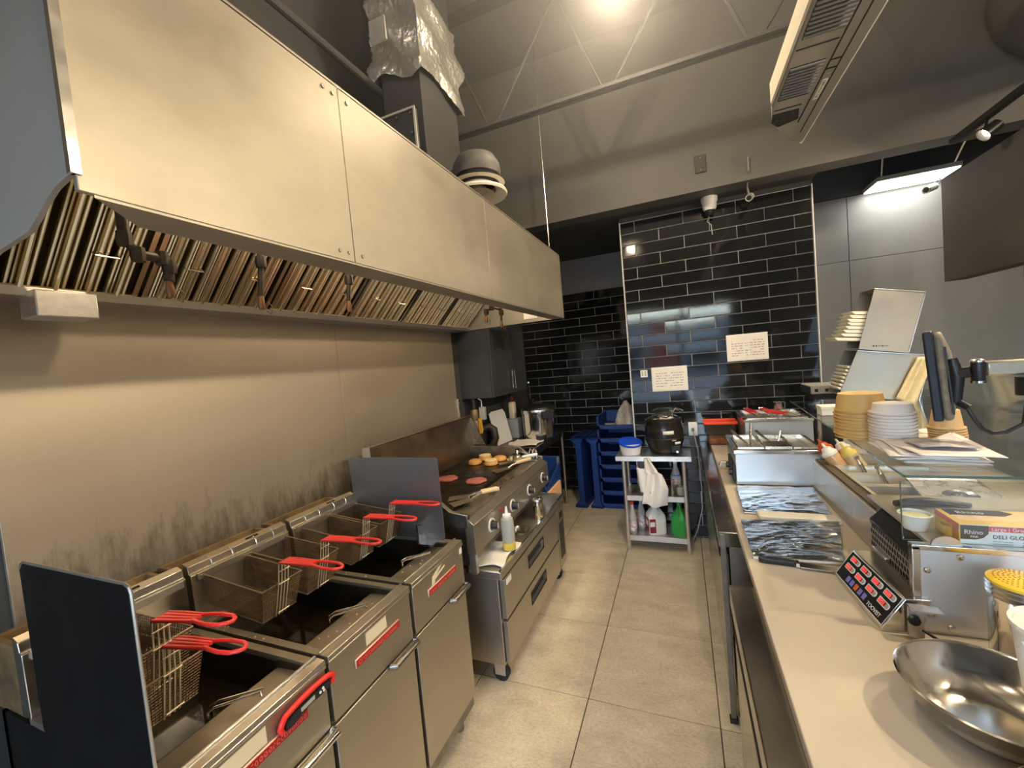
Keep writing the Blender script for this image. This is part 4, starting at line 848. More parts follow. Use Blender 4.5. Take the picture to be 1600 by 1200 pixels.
# ------------------------------------------------------------------ steel cart with soup kettle
ct = thing('prep_cart', 'small stainless work table with two lower shelves by the tiled wall', 'work table', (-.28, 3.72, 0))
X0, X1, Y0, Y1 = -.575, .025, 3.575, 3.915
link('top', MB().box(X0, X1, Y0, Y1, .785, .82), M['steel_h'], ct, bev=.003)
link('top_front_edge', MB().box(X0, X1, Y0-.003, Y0, .783, .822), M['steel_b'], ct)
for x in (X0+.06, X1-.06):
    for y in (Y0+.025, Y1-.03):
        lg = link('leg', MB().cyl((x, y, .03), (x, y, .785), .0175, 14), M['steel'], ct); link('foot', MB().lathe([(.013, 0), (.020, .012), (.020, .05)], (x, y, 0), 12), M['steel'], lg)
for z in (.475, .125):
    link('shelf', MB().box(X0+.05, X1-.05, Y0+.02, Y1-.02, z, z+.006).box(X0+.05, X1-.05, Y0+.012, Y0+.02, z-.038, z+.006).box(X0+.05, X1-.05, Y1-.022, Y1-.015, z-.038, z+.006), M['steel_h'], ct, bev=.001)
sk = thing('soup_kettle', 'black electric soup kettle with hinged steel lid on the cart', 'soup kettle', (-.17, 3.74, .82))
c = (-.175, 3.745, 0)
link('body', MB().lathe([(.115, .83), (.125, .835), (.135, .87), (.155, .93), (.160, .98), (.158, 1.04), (.145, 1.085), (.15, 1.095), (.15, 1.11), (.128, 1.115)], c, 40), mat('kettle_black', (.018, .017, .016), .25), sk, smooth=50)
link('band', MB().lathe([(.159, .955), (.1615, .96), (.159, .965)], c, 40, cap0=False, cap1=False), M['black'], sk)
link('lid', MB().lathe([(.125, 1.112), (.12, 1.128), (.08, 1.145), (.03, 1.15)], c, 36), M['mirror'], sk)
link('lid_rim', MB().lathe([(.13, 1.113), (.132, 1.118), (.127, 1.124)], c, 36, cap0=False, cap1=False), M['black'], sk)
link('lid_handle', MB().tube([(-.25, 3.70, 1.13), (-.25, 3.69, 1.16), (-.14, 3.67, 1.165), (-.12, 3.68, 1.14)], .006, 8), M['black'], sk)
link('ladle', MB().tube([(-.12, 3.76, 1.12), (-.07, 3.76, 1.20), (-.03, 3.74, 1.185), (-.01, 3.73, 1.175)], .005, 8), M['steel_b'], sk)
link('foot', MB().lathe([(.10, .82), (.10, .832)], c, 24), M['black'], sk)
def wrap(a0, a1, r, z0, z1):
    b = MB(); n_ = 8
    return b.grid(lambda u, v: (c[0]+r*math.sin(a0+(a1-a0)*u), c[1]-r*math.cos(a0+(a1-a0)*u), z0+(z1-z0)*v), n_, 1)
link('label', wrap(-.02, .52, .163, 1.0, 1.03), M['paper'], sk, solid=.001); link('label', wrap(.4, .62, .1635, .945, .955), M['greyl'], sk, solid=.001); link('label', wrap(.55, .9, .1635, .915, .935), M['paper'], sk, solid=.001)
link('control_box', MB().box(-.125, -.05, 3.605, 3.66, .845, .905), M['black'], sk, bev=.006); link('dial', MB().lathe([(.018, 0), (.018, .016)], (0, 0, 0), 16, basis((-.10, 3.605, .885), (1, 0, 0), (0, 0, 1), (0, -1, 0))), M['black'], sk); link('dial_cap', MB().lathe([(.010, .016), (.010, .022)], (0, 0, 0), 16, basis((-.075, 3.605, .86), (1, 0, 0), (0, 0, 1), (0, -1, 0))), M['steel_b'], sk)
bk = thing('plastic_tub', 'translucent plastic tub with a blue lid on the left of the cart top', 'tub', (-.455, 3.665, .82))
c = (-.455, 3.675, 0)
link('tub', MB().lathe([(.072, .82), (.078, .825), (.088, .87), (.089, .875), (.093, .915)], c, 32), mat('milky_plastic', (.72, .72, .74), .4, sss=.1), bk)
link('lid', MB().lathe([(.098, 0), (.100, .012), (.09, .016), (.02, .012)], (-.455, 3.675, .918), 32, Matrix.Rotation(math.radians(7), 4, 'Y') @ Matrix.Rotation(math.radians(14), 4, 'X')), M['bluelid'], bk)
# hanging towel
def towel(u, v):
    x = -.385+.20*u*(.35+.65*min(1, v*1.3+.15))+.0*v+(.02 if v > .3 else 0); x += .05*(1-v)*(1-u)+.012*math.sin(v*5)
    y = 3.563-.02*math.sin(u*9+v*2)-.012*v; zz = .80-.37*v-.03*math.sin(u*PI)*(v > .8)-.05*(u > .8)*0
    return (x, y, zz+.01*math.sin(u*11))
o = thing('hand_towel', 'white towel hanging from the front edge of the cart', 'towel', (-.28, 3.56, .45))
link('cloth', MB().grid(towel, 26, 22), mat('towel_cloth', (.84, .80, .74), .95, bump=.3, bscale=60), o, solid=.012, smooth=80)
link('fold', MB().grid(lambda u, v: (-.40+.075*u+.02*v, 3.55-.015*math.sin(u*6), .735-.20*v-.02*u), 8, 12), mat('towel_cloth_b', (.80, .78, .76), .95), o, solid=.016, smooth=80)
def bottle(name, label, c, prof, mt, cap, extra=None, cat='bottle', grp=None):
    o = thing(name, label, cat, c, grp); link('bottle', MB().lathe(prof, c, 24), mt, o, smooth=50)
    if cap: link('cap', MB().lathe(cap[0], c, 18), cap[1], o)
    if extra: link('label', MB().lathe(extra[0], c, 24, cap0=False, cap1=False), extra[1], o)
    return o
M['labelw'] = mat('printed_label', (.75, .66, .64), .6, var=.6, vscale=40, col2=(120, 50, 50))
bottle('spray_bottle', 'clear spray bottle with a blue ring and printed label on the cart middle shelf', (-.105, 3.74, .481), [(.04, 0), (.043, .005), (.043, .13), (.038, .15), (.018, .21), (.014, .24)], M['frost'], ([(.016, .24), (.017, .27)], M['white']), ([(.0435, .02), (.0435, .12)], M['labelw']))
link('blue_ring', MB().lathe([(.0395, .62), (.040, .625), (.036, .637)], (-.105, 3.74, 0), 20, cap0=False, cap1=False), M['bluelid'], [q for q in bpy.data.objects if q.name.startswith('spray_bottle')][0])
for i, (x, y, lb_) in enumerate(((-.135, 3.63, 'empty clear glass on the cart middle shelf, left of the pair by the leg'), (-.075, 3.635, 'clear glass with white contents on the cart middle shelf, by the right leg'))):
    o = thing('drinking_glass', lb_, 'glass', (x, y, .481)); link('glass', MB().lathe([(.03, 0), (.034, .004), (.037, .085), (.034, .085), (.03, .008)], (x, y, .481), 22, cap1=False), M['clearp'], o)
    if i: link('contents', MB().lathe([(.028, .008), (.031, .06)], (x, y, .481), 18), M['white'], o)
solo('crumpled_film', MB().grid(lambda u, v: (-.47+.15*u, 3.62+.12*v, .485+.035*abs(math.sin(u*7+v*5))*math.sin(u*PI)*math.sin(v*PI)*2), 16, 14), M['clearp'], 'crumpled clear plastic wrap at the left of the cart middle shelf', 'plastic wrap', (-.40, 3.68, .481), smooth=40)
bottle('glass_bottle', 'slim clear bottle with red neck band, front left of the cart bottom shelf', (-.475, 3.64, .131), [(.03, 0), (.033, .006), (.033, .14), (.028, .17), (.013, .23), (.012, .27)], M['frost'], ([(.0145, .255), (.0145, .285)], M['redp']), ([(.0335, .03), (.0335, .12)], M['labelw']))
bottle('glass_bottle', 'second clear bottle, behind the red-banded one on the cart bottom shelf', (-.415, 3.76, .131), [(.03, 0), (.033, .006), (.033, .14), (.028, .17), (.013, .23), (.012, .27)], M['frost'], ([(.0145, .255), (.0145, .285)], M['greyl']), ([(.0335, .03), (.0335, .12)], M['labelw']))
def jug(label, x, y, z, ang, mt, lab, H=.25, W=.15, D=.13):
    o = thing('plastic_jug', label, 'jug', (x, y, z)); Mj = Matrix.Translation((x, y, z)) @ Matrix.Rotation(ang, 4, 'Z')
    b = MB(); secs = [(.0, .92), (.012, 1), (.13, 1), (.16, .97), (.20, .62), (.225, .30), (H, .24)]
    v = []
    for zz, s in secs:
        for k in range(16):
            a = 2*PI*(k+.5)/16; e = .35; cx = math.copysign(abs(math.cos(a))**e, math.cos(a)); sy = math.copysign(abs(math.sin(a))**e, math.sin(a))
            v.append(Mj @ Vector((cx*W/2*s, sy*D/2*s, zz*H/.25)))
    f = [(i*16+k, i*16+(k+1) % 16, (i+1)*16+(k+1) % 16, (i+1)*16+k) for i in range(6) for k in range(16)]+[tuple(range(15, -1, -1)), tuple(range(96, 112))]
    link('body', b.add(v, f), mt, o, smooth=50, bev=0)
    link('handle', MB().tube([Mj @ Vector(p) for p in ((-.01, -.015, H*.95), (-.005, -.05, H*.90), (0, -.064, H*.72), (0, -.06, H*.58))], .011, 10), mt, o, smooth=60)
    link('cap', MB().lathe([(.02, H), (.02, H+.025)], (0, 0, 0), 16, Mj), mt if lab is None else M['white'], o)
    if lab:
        lb2 = link('label', MB().box(-W/2-.001, -W/2+.0005, -D/2+.015, D/2-.01, .02, .14, Mj).box(-W/2+.004, -.02, -D/2-.001, -D/2+.0005, .02, .14, Mj), lab, o)
        link('label_print', MB().box(-W/2-.0015, -W/2, -.03, .03, .07, .115, Mj).box(-W/2+.008, -.028, -D/2-.0016, -D/2-.0005, .075, .115, Mj), M['paper'], lb2)
    return o
jug('white plastic jug with a dark red label on the cart bottom shelf', -.29, 3.69, .131, .35, mat('white_jug', (.80, .77, .70), .45), mat('maroon_label', (.25, .02, .03), .5))
jug('bright green plastic jug on the cart bottom shelf', -.095, 3.70, .131, -.25, mat('green_jug', (.03, .30, .05), .4), None, H=.245, W=.125, D=.14)

# ------------------------------------------------------------------ right-hand counter
wt = thing('counter_top', 'long beige stone worktop along the right side', 'worktop', (.75, 1.7, .865))
link('slab', MB().box(.178, 1.32, -.6, 3.925, .872, .902), M['counter'], wt, bev=.003)
M['fridge'] = mat('dark_reflective_steel', (.50, .465, .41), .22, 1., rvar=.08, vscale=5)
def unit(y0, y1, label, doors):
    r = thing('undercounter_fridge', label, 'fridge', (.6, (y0+y1)/2, 0))
    link('top_ledge', MB().box(.104, 1.25, y0, y1, .80, .870), M['fridge'], r, bev=.004)
    link('body', MB().box(.145, 1.25, y0+.01, y1-.01, .10, .80), M['steel_d'], r)
    k = (y1-y0)/doors
    for i in range(doors):
        d = link('door', MB().box(.112, .14, y0+.012+i*k, y0+(i+1)*k-.012, .12, .765), M['fridge'], r, bev=.003)
        link('finger_pull', MB().box(.106, .114, y0+.05+i*k, y0+(i+1)*k-.05, .735, .76), M['blackm'], d)
    for x in (.16, 1.2):
        for y in (y0+.03, y1-.05): link('leg', MB().cyl((x, y, 0), (x, y, .1), .02, 12), M['steel_d'], r)
    return r
unit(2.0, 3.92, 'far undercounter fridge beneath the beige worktop', 3)
unit(-.58, 1.555, 'near undercounter fridge beneath the beige worktop', 3)
o = thing('support_post', 'slim dark steel post between the two undercounter fridges', 'post', (.118, 1.985, 0)); link('post', MB().box(.108, .13, 1.975, 1.997, .02, .87), M['steel_d'], o, bev=.002); link('foot', MB().box(.102, .136, 1.97, 2.0, 0, .02), M['black'], o)
link('back_panel', MB().box(.30, .32, 1.565, 1.99, .1, .865), M['fridge'], wt)
# food warmers
def pan(parent, x0, x1, y0, y1, z, depth, mt, rim=.008):
    b = MB(); e = .006
    b.box(x0, x1, y0, y0+rim, z-.002, z+.003); b.box(x0, x1, y1-rim, y1, z-.002, z+.003); b.box(x0, x0+rim, y0+rim, y1-rim, z-.002, z+.003); b.box(x1-rim, x1, y0+rim, y1-rim, z-.002, z+.003)
    i0, i1, j0, j1 = x0+rim, x1-rim, y0+rim, y1-rim; s = .012
    v = [(i0, j0, z), (i1, j0, z), (i1, j1, z), (i0, j1, z), (i0+s, j0+s, z-depth), (i1-s, j0+s, z-depth), (i1-s, j1-s, z-depth), (i0+s, j1-s, z-depth)]
    b.add(v, [(0, 1, 5, 4), (1, 2, 6, 5), (2, 3, 7, 6), (3, 0, 4, 7), (4, 5, 6, 7)])
    return link('pan', b, mt, parent, smooth=60)
M['pans2'] = mat('rail_pan_steel', (.74, .70, .62), .34, .75)
M['panst'] = mat('pan_steel', (.68, .63, .54), .30, .8, rvar=.1, vscale=14)
M['warm'] = mat('warmer_steel', (.70, .71, .72), .34, .9, rvar=.05, vscale=3)
def tongs(label, a, d, mt=None, grp=None, L=.24, z=0):
    d = Vector(d).normalized(); a = Vector(a); s = d.cross(Vector((0, 0, 1))).normalized(); u = s.cross(d)
    o = thing('tongs', label, 'tongs', a, grp)
    for q in (-1, 1):
        link('arm', MB().tube([a+s*q*.024, a+d*.06+s*q*.022, a+d*(L-.03)+s*q*.012, a+d*L], [.006, .005, .007, .005], 8), M['steel_b'], o)
        if mt: link('red_grip', MB().tube([a+d*(L*.35)+s*q*.02, a+d*(L*.9)+s*q*.012], .010, 8), mt, o)
    link('hinge', MB().tube([a+d*L-s*.014, a+d*L+s*.014], .008, 10), M['steel_b'], o)
    return o
bm = thing('food_warmer', 'stainless countertop food warmer with three pans, nearest of the two', 'food warmer', (.43, 2.8, .902))
X0, X1, Y0, Y1, ZT = .243, .665, 2.575, 3.02, 1.105
link('body', MB().box(X0, X1, Y0, Y1, .912, ZT-.02), M['warm'], bm, bev=.004)
fr = MB(); fr.box(X0-.006, X1+.004, Y0-.006, Y0+.06, ZT-.02, ZT); fr.box(X0-.006, X1+.004, Y1-.03, Y1+.006, ZT-.02, ZT); fr.box(X0-.006, X0+.02, Y0+.06, Y1-.03, ZT-.02, ZT); fr.box(X1-.015, X1+.004, Y0+.06, Y1-.03, ZT-.02, ZT)
link('top_frame', fr, M['steel_b'], bm, bev=.002)
xs = [X0+.02, X0+.155, X0+.29, X1-.015]
for i in range(3): pan(bm, xs[i]+.003, xs[i+1]-.003, Y0+.055, Y1-.028, ZT+.002, .09, M['panst'])
link('pan_lid', MB().box(xs[1]+.004, xs[2]-.004, Y0+.06, Y0+.20, ZT+.004, ZT+.009), M['steel_b'], bm, bev=.002)
for y in (2.64, 2.80): link('knob', MB().tube([(X0, y, .965), (X0-.03, y, .965)], .018, 16), M['black'], bm); 
link('drain_tap', MB().tube([(X0, 2.92, .95), (X0-.05, 2.92, .95), (X0-.055, 2.92, .925)], .009, 10), M['steel_b'], bm); link('control_box', MB().box(X0-.012, X0, 2.60, 2.86, .92, 1.02), M['black'], bm, bev=.003)
for x in (X0+.03, X1-.03):
    for y in (Y0+.03, Y1-.03): link('foot', MB().cyl((x, y, .902), (x, y, .913), .014, 10), M['black'], bm)
G = 'serving spoons in the near food warmer'
def spoon(label, a, d, L=.2):
    a = Vector(a); d = Vector(d).normalized(); o = thing('serving_spoon', label, 'spoon', a, G)
    link('handle', MB().tube([a, a+d*L], [.006, .008], 8), M['steel_b'], o); link('bowl', MB().lathe([(.005, -.012), (.022, -.006), (.028, .004), (.026, .004)], a, 14, cap1=False), M['steel_b'], o)
spoon('serving spoon crossing the left pan of the near food warmer', (.35, 2.70, 1.085), (-.35, .65, .30), .2)
spoon('second serving spoon standing in the left pan of the near food warmer', (.34, 2.74, 1.085), (.12, .6, .42), .19)
spoon('ladle-like spoon at the left edge of the middle pan of the near warmer', (.47, 2.72, 1.09), (-.3, .7, .25), .2)
spoon('serving spoon in the middle of the middle pan of the near warmer', (.49, 2.80, 1.09), (.2, .7, .2), .17)
bm = thing('food_warmer', 'second stainless food warmer, farther back against the tiled wall', 'food warmer', (.58, 3.55, .902))
X0, X1, Y0, Y1, ZT = .39, .80, 3.34, 3.80, 1.15
link('body', MB().box(X0, X1, Y0, Y1, .912, ZT-.02), M['warm'], bm, bev=.004)
fr = MB(); fr.box(X0-.006, X1+.004, Y0-.006, Y0+.03, ZT-.02, ZT); fr.box(X0-.006, X1+.004, Y1-.03, Y1+.006, ZT-.02, ZT); fr.box(X0-.006, X0+.02, Y0+.03, Y1-.03, ZT-.02, ZT); fr.box(X1-.02, X1+.004, Y0+.03, Y1-.03, ZT-.02, ZT)
link('top_frame', fr, M['steel_b'], bm, bev=.002)
for a, b in ((X0+.02, X0+.21), (X0+.21, X1-.02)): pan(bm, a+.003, b-.003, Y0+.028, Y1-.028, ZT+.002, .09, M['panst'])
for x in (X0+.03, X1-.03):
    for y in (Y0+.03, Y1-.03): link('foot', MB().cyl((x, y, .902), (x, y, .913), .014, 10), M['black'], bm)
tongs('red-gripped tongs lying across the left pan of the far food warmer', (.50, 3.42, 1.165), (-.25, .9, .08), M['red'], 'red-handled tongs on the far food warmer')
tongs('red-gripped tongs in the centre of the far food warmer', (.62, 3.40, 1.165), (-.35, .9, .10), M['red'], 'red-handled tongs on the far food warmer')
tongs('red-gripped tongs lying at the right of the far food warmer', (.73, 3.38, 1.165), (-.75, .6, .08), M['red'], 'red-handled tongs on the far food warmer')
o = thing('steel_cup', 'small steel cup at the back of the far food warmer', 'cup', (.68, 3.74, 1.15)); link('cup', MB().lathe([(.035, 1.155), (.04, 1.16), (.042, 1.215), (.039, 1.215), (.036, 1.165)], (.68, 3.74, 0), 22, cap1=False), M['mirror'], o)
link('red_scoop', MB().box(.655, .665, 3.64, 3.72, 1.17, 1.185), M['red'], o)
rb = thing('food_container', 'clear food container with orange-red lid at the far left of the worktop', 'container', (.255, 3.7, .902))
ring = lambda z0, z1, s0, s1: [(.25-.105*s0, 3.60+.0, z0)]
b = MB(); v = []
for zz, s in ((.904, .88), (1.07, 1.0)):
    for sx_, sy_ in ((-1, -1), (1, -1), (1, 1), (-1, 1)): v.append((.255+sx_*.11*s, 3.71+sy_*.085*s, zz))
link('tub', b.add(v, [(0, 3, 2, 1), (0, 1, 5, 4), (1, 2, 6, 5), (2, 3, 7, 6), (3, 0, 4, 7)]), thin_glass('clear_tub', (.62, .56, .52), .1, .1), rb, bev=.008)
link('food', MB().box(.255-.09, .255+.09, 3.71-.068, 3.71+.068, .908, .955), mat('orange_food', (.65, .25, .08), .8, var=.5, vscale=30, bump=.8, bscale=40), rb, bev=.008)
link('lid', MB().box(.135, .375, 3.615, 3.805, 1.07, 1.082).box(.15, .36, 3.63, 3.79, 1.064, 1.075), mat('orange_red_lid', (.85, .07, .015), .35), rb, bev=.006)
link('lid_rim', MB().tube([(.137, 3.617, 1.084), (.373, 3.617, 1.084), (.373, 3.803, 1.084), (.137, 3.803, 1.084)], .005, 8, closed=True), mat('orange_red_rim', (.85, .08, .02), .35), rb)
# ------------------------------------------------------------------ boards, foil, knife
M['foil'] = mat('wrinkled_film', (.62, .64, .66), .16, 1., bump=.8, bscale=7, stretch=(1, 5, 1), rvar=.06, vscale=10)
M['foil2'] = mat('wrinkled_dark_film', (.50, .50, .50), .12, 1., bump=1., bscale=9, stretch=(1, 6, 1), rvar=.06, vscale=10)
def filmed(label, q, z, mt, boardcol):
    o = thing('wrapped_tray', label, 'tray', ((q[0][0]+q[2][0])/2, (q[0][1]+q[2][1])/2, .902))
    link('board', MB().prism([(x, y) for x, y in q], 2, .9025, z-.004), boardcol, o, bev=.004)
    Q = [Vector((x, y, z)) for x, y in q]
    rnd = random.Random(len(label))
    def fn(u, v):
        p = Q[0]*(1-u)*(1-v)+Q[1]*u*(1-v)+Q[2]*u*v+Q[3]*(1-u)*v
        k = v*16+2.2*math.sin(u*5)+1.2*math.sin(u*11+v*6)
        return p+Vector((0, 0, .0022*math.sin(k)+.0016*math.sin(k*2.3+u*8)+.001+.002*math.sin(u*25)*math.sin(v*30)*.3))
    link('film', MB().grid(fn, 40, 60), mt, o, smooth=180)
    return o
M['board'] = mat('white_cutting_board', (.78, .72, .60), .5)
filmed('film-covered steel tray just before the near food warmer', [(.235, 2.535), (.595, 2.545), (.565, 2.16), (.225, 2.15)], .916, M['foil'], M['steel'])
filmed('second tray under dark crinkled film, with the knife at its near edge', [(.198, 2.03), (.565, 2.07), (.475, 1.70), (.198, 1.69)], .918, M['foil2'], M['board'])
for lb_, q, z in (('white cutting board end showing between the two filmed trays', [(.275, 2.148), (.572, 2.135), (.578, 2.068), (.28, 2.078)], .925),):
    o = thing('cutting_board', lb_, 'cutting board', (.42, 2.1, .902)); link('board', MB().prism(q, 2, .9025, z), M['board'], o, bev=.005)
kn = thing('kitchen_knife', 'kitchen knife with black handle lying beside the dark filmed tray', 'knife', (.3, 1.675, .903))
Mk = basis((.215, 1.682, .908), Vector((.99, -.12, 0)).normalized(), Vector((.12, .99, 0)).normalized(), (0, 0, 1))
v = [(0, -.012), (.02, -.015), (.10, -.012), (.112, -.014), (.112, .012), (.05, .014), (.0, .010)]; n_ = len(v)
link('handle', MB().add([Mk @ Vector((a, b, 0-.004)) for a, b in v]+[Mk @ Vector((a, b, .012)) for a, b in v], [tuple(range(n_-1, -1, -1)), tuple(range(n_, 2*n_))]+[(i, (i+1) % n_, n_+(i+1) % n_, n_+i) for i in range(n_)]), M['black'], kn, bev=.004)
link('bolster', MB().box(.112, .122, -.014, .014, -.002, .010, Mk), M['steel_b'], kn)
v = [(.122, -.022), (.22, -.024), (.262, -.006), (.27, .006), (.122, .014)]; n_ = 5
link('blade', MB().add([Mk @ Vector((a, b, .001)) for a, b in v]+[Mk @ Vector((a, b, .004)) for a, b in v], [tuple(range(n_-1, -1, -1)), tuple(range(n_, 2*n_))]+[(i, (i+1) % n_, n_+(i+1) % n_, n_+i) for i in range(n_)]), M['mirror'], kn)

# ------------------------------------------------------------------ chilled topping rail
pr = thing('topping_rail', 'refrigerated stainless topping rail with pans under the glass guard', 'prep rail', (.95, 2.1, .902))
M['rail'] = mat('rail_steel', (.60, .56, .49), .38, .7, rvar=.06, vscale=5, var=.14)
link('left_wall', MB().prism([(.60, .905), (.61, .905), (.615, 1.04), (.66, 1.05), (.66, 1.058), (.605, 1.05)], 1, 1.70, 2.74), M['rail'], pr, bev=.001)
link('body', MB().box(.612, 1.24, 1.70, 2.74, .905, .93).box(1.02, 1.24, 1.70, 2.74, .93, 1.05).box(.612, 1.24, 2.68, 2.74, .93, 1.05), M['rail'], pr)
e = [2.43, 2.28, 2.11, 1.945, 1.80]
link('gasket', MB().box(.618, .652, 1.80, 2.68, 1.058, 1.060), mat('worn_gasket', (.11, .085, .06), .6), pr)
for i in range(4): pan(pr, .655, 1.02, e[i+1]+.003, e[i]-.003, 1.064, .095, M['pans2'], .014)
link('bottle_well', MB().box(.655, 1.02, 2.43, 2.68, 1.0, 1.01), M['steel_d'], pr)
link('crossbar', MB().box(.655, 1.02, 2.425, 2.437, 1.0, 1.062).box(.655, 1.02, 1.79, 1.803, 1.0, 1.062), M['rail'], pr)
hs_ = link('compressor_housing', MB().box(.60, 1.30, 1.372, 1.79, .905, 1.12), M['steel_d'], pr, bev=.002)
link('housing_top', MB().box(.575, 1.30, 1.372, 1.79, 1.12, 1.130), M['rail'], pr, bev=.002)
link('black_cover', MB().prism([(.548, 1.075), (.60, 1.131), (.60, 1.06), (.552, 1.06)], 1, 1.40, 1.70), M['black'], pr, bev=.002)
vp = MB().box(.555, .560, 1.41, 1.72, .91, 1.075)
pv = link('vent_panel', vp, mat('vent_panel_steel', (.58, .53, .46), .4, .7), pr)
hb = MB()
for r_ in range(5):
    for q in range(17):
        y = 1.425+q*.0165+(r_ % 2)*.008; zz = .972+r_*.021
        hb.prism([(y, zz-.007), (y+.006, zz-.006), (y+.008, zz+.007), (y+.002, zz+.006)], 0, .5535, .5555)
link('perforation', hb, M['blackm'], pv, stuff=True)
link('vent_knob', MB().tube([(.556, 1.56, .945), (.535, 1.56, .945)], .016, 14), M['black'], pr); link('switch_box', MB().box(.54, .556, 1.57, 1.66, .925, 1.0), M['steel'], pr, bev=.003)
# steel end plate facing the camera
ep_ = link('end_plate', MB().box(.535, 1.32, 1.360, 1.372, .902, 1.13), mat('end_plate_steel', (.74, .76, .79), .38, .85, rvar=.04, vscale=2), pr, bev=.001)
link('end_frame', MB().box(.522, .54, 1.352, 1.372, .902, 1.135).box(.522, 1.32, 1.352, 1.375, 1.125, 1.140), M['steel_b'], pr, bev=.002)
for x, z in ((.555, 1.07), (.56, .95), (.62, 1.11), (.60, .92)): link('rivet', MB().lathe([(.009, 0), (.007, .003), (.003, .004)], (0, 0, 0), 12, basis((x, 1.36, z), (1, 0, 0), (0, 0, 1), (0, -1, 0))), M['steel_b'], pr)
link('locking_tab', MB().prism([(.595+.03*math.cos(a*PI/8), 1.14+.022*math.sin(a*PI/8)) for a in range(9)], 1, 1.36, 1.366), M['steel'], pr)
# bottles in the rail
for i, (lb_, x, y, cc, tx) in enumerate((('squeeze bottle with white cap leaning in the topping rail, nearest the aisle', .70, 2.455, (.85, .82, .76), 0), ('squeeze bottle with yellow cap leaning in the topping rail', .775, 2.45, (.80, .62, .16), 0), ('sauce bottle with red cap behind the white-capped one', .71, 2.56, (.55, .08, .03), 1), ('clear-capped sauce bottle behind the yellow-capped one', .785, 2.56, (.72, .72, .70), 1))):
    o = thing('squeeze_bottle', lb_, 'bottle', (x, y, 1.01))
    Mq = Matrix.Translation((x, y, 1.03)) @ Matrix.Rotation(math.radians(-30), 4, 'Y') @ Matrix.Rotation(math.radians(-8), 4, 'X')
    link('bottle', MB().lathe([(.030, 0), (.034, .006), (.034, .085), (.030, .098), (.022, .10)], (0, 0, 0), 24, Mq), mat('sauce_%d' % i, [(.62, .36, .18), (.62, .46, .26), (.50, .14, .06), (.68, .60, .46)][i], .3, coat=.3), o)
    link('cap', MB().lathe([(.035, .092), (.035, .104), (.026, .112), (.020, .128), (.007, .134), (.004, .155)], (0, 0, 0), 22, Mq), mat('cap_%d' % i, cc, .35), o)
tongs('steel tongs resting in the farthest open topping pan', (.755, 2.35, 1.035), (-.10, .05, .30), None, 'steel tongs in the topping pans', .09)
tongs('steel tongs resting in the second topping pan', (.775, 2.19, 1.035), (-.10, .05, .30), None, 'steel tongs in the topping pans', .09)
o = thing('pan_cover', 'flat steel pan lid with recessed handle lying over the near topping pans', 'lid', (.9, 2.0, 1.06))
link('plate', MB().prism([(.77, 1.83), (1.0, 1.83), (1.06, 2.2), (.84, 2.2)], 2, 1.066, 1.070), M['panst'], o, bev=.001)
link('edge', MB().tube([(.77, 1.83, 1.07), (1.0, 1.83, 1.07), (1.06, 2.2, 1.07), (.84, 2.2, 1.07)], .004, 6, closed=True), M['steel_b'], o)
link('handle_dish', MB().lathe([(.05, 0), (.045, .004), (.02, -.002), (.018, .006)], (.92, 2.0, 1.071), 24, Matrix.Scale(1.0, 4)), M['mirror'], o)
solo('stirring_utensil', MB().tube([(.605, 1.66, 1.1435), (.65, 1.68, 1.1435), (.70, 1.69, 1.1435), (.80, 1.69, 1.1375)], [.010, .013, .013, .006], 12), mat('dark_grey_handle', (.10, .09, .09), .4), 'dark rounded utensil handle behind the small sauce cup', 'handle', (.70, 1.72, 1.13))
o = thing('sauce_cup', 'small white paper cup of pale sauce under the glass guard', 'cup', (.578, 1.50, 1.13))
c = (.583, 1.485, 0)
link('cup', MB().lathe([(.023, 1.131), (.025, 1.134), (.035, 1.172), (.038, 1.176), (.035, 1.178), (.033, 1.172)], c, 28, cap1=False), M['white'], o); link('sauce', MB().lathe([(.034, 1.17), (.02, 1.1735)], c, 24), mat('pale_sauce', (.82, .76, .48), .4), o)
# glove box
gb = thing('glove_box', 'yellow, red and white carton of deli gloves on the rail housing', 'carton', (.8, 1.45, 1.13))
gx0, gx1, gy0, gy1, gz0, gz1 = .632, .93, 1.386, 1.496, 1.1305, 1.188
link('carton', MB().box(gx0, gx1, gy0, gy1, gz0, gz1), mat('carton_yellow', (.80, .55, .12), .5), gb, bev=.001)
link('front_print', MB().box(gx0+.002, gx1, gy0-.0008, gy0, gz0+.001, gz1-.001), M['white'], gb)
link('red_band', MB().box(gx0+.052, gx1, gy0-.0014, gy0, gz1-.016, gz1-.003), mat('carton_red', (.62, .05, .06), .5), gb)
link('black_patch', MB().prism([(gx0+.002, gz1-.002), (gx0+.055, gz1-.002), (gx0+.055, gz0+.036), (gx0+.045, gz0+.024), (gx0+.03, gz0+.019), (gx0+.002, gz0+.019)], 1, gy0-.0016, gy0), M['black'], gb)
link('top_print', MB().box(gx0+.015, gx1, gy0+.03, gy1-.01, gz1, gz1+.0008), mat('carton_hand_print', (.80, .55, .38), .5, var=.35, vscale=16, col2=(236, 190, 90)), gb)
link('top_patch', MB().prism([(gx0+.012, gy1-.004), (gx0+.13, gy1-.004), (gx0+.145, gy1-.025), (gx0+.12, gy1-.045), (gx0+.012, gy1-.045)], 2, gz1, gz1+.0014), M['black'], gb)
link('side_band', MB().box(gx0-.0008, gx0, gy0, gy1, gz1-.014, gz1), mat('carton_red_b', (.62, .09, .05), .5), gb); link('side_print', MB().box(gx0-.0008, gx0, gy0+.004, gy0+.03, gz0+.006, gz0+.044), mat('carton_brown', (.42, .16, .06), .5), gb)
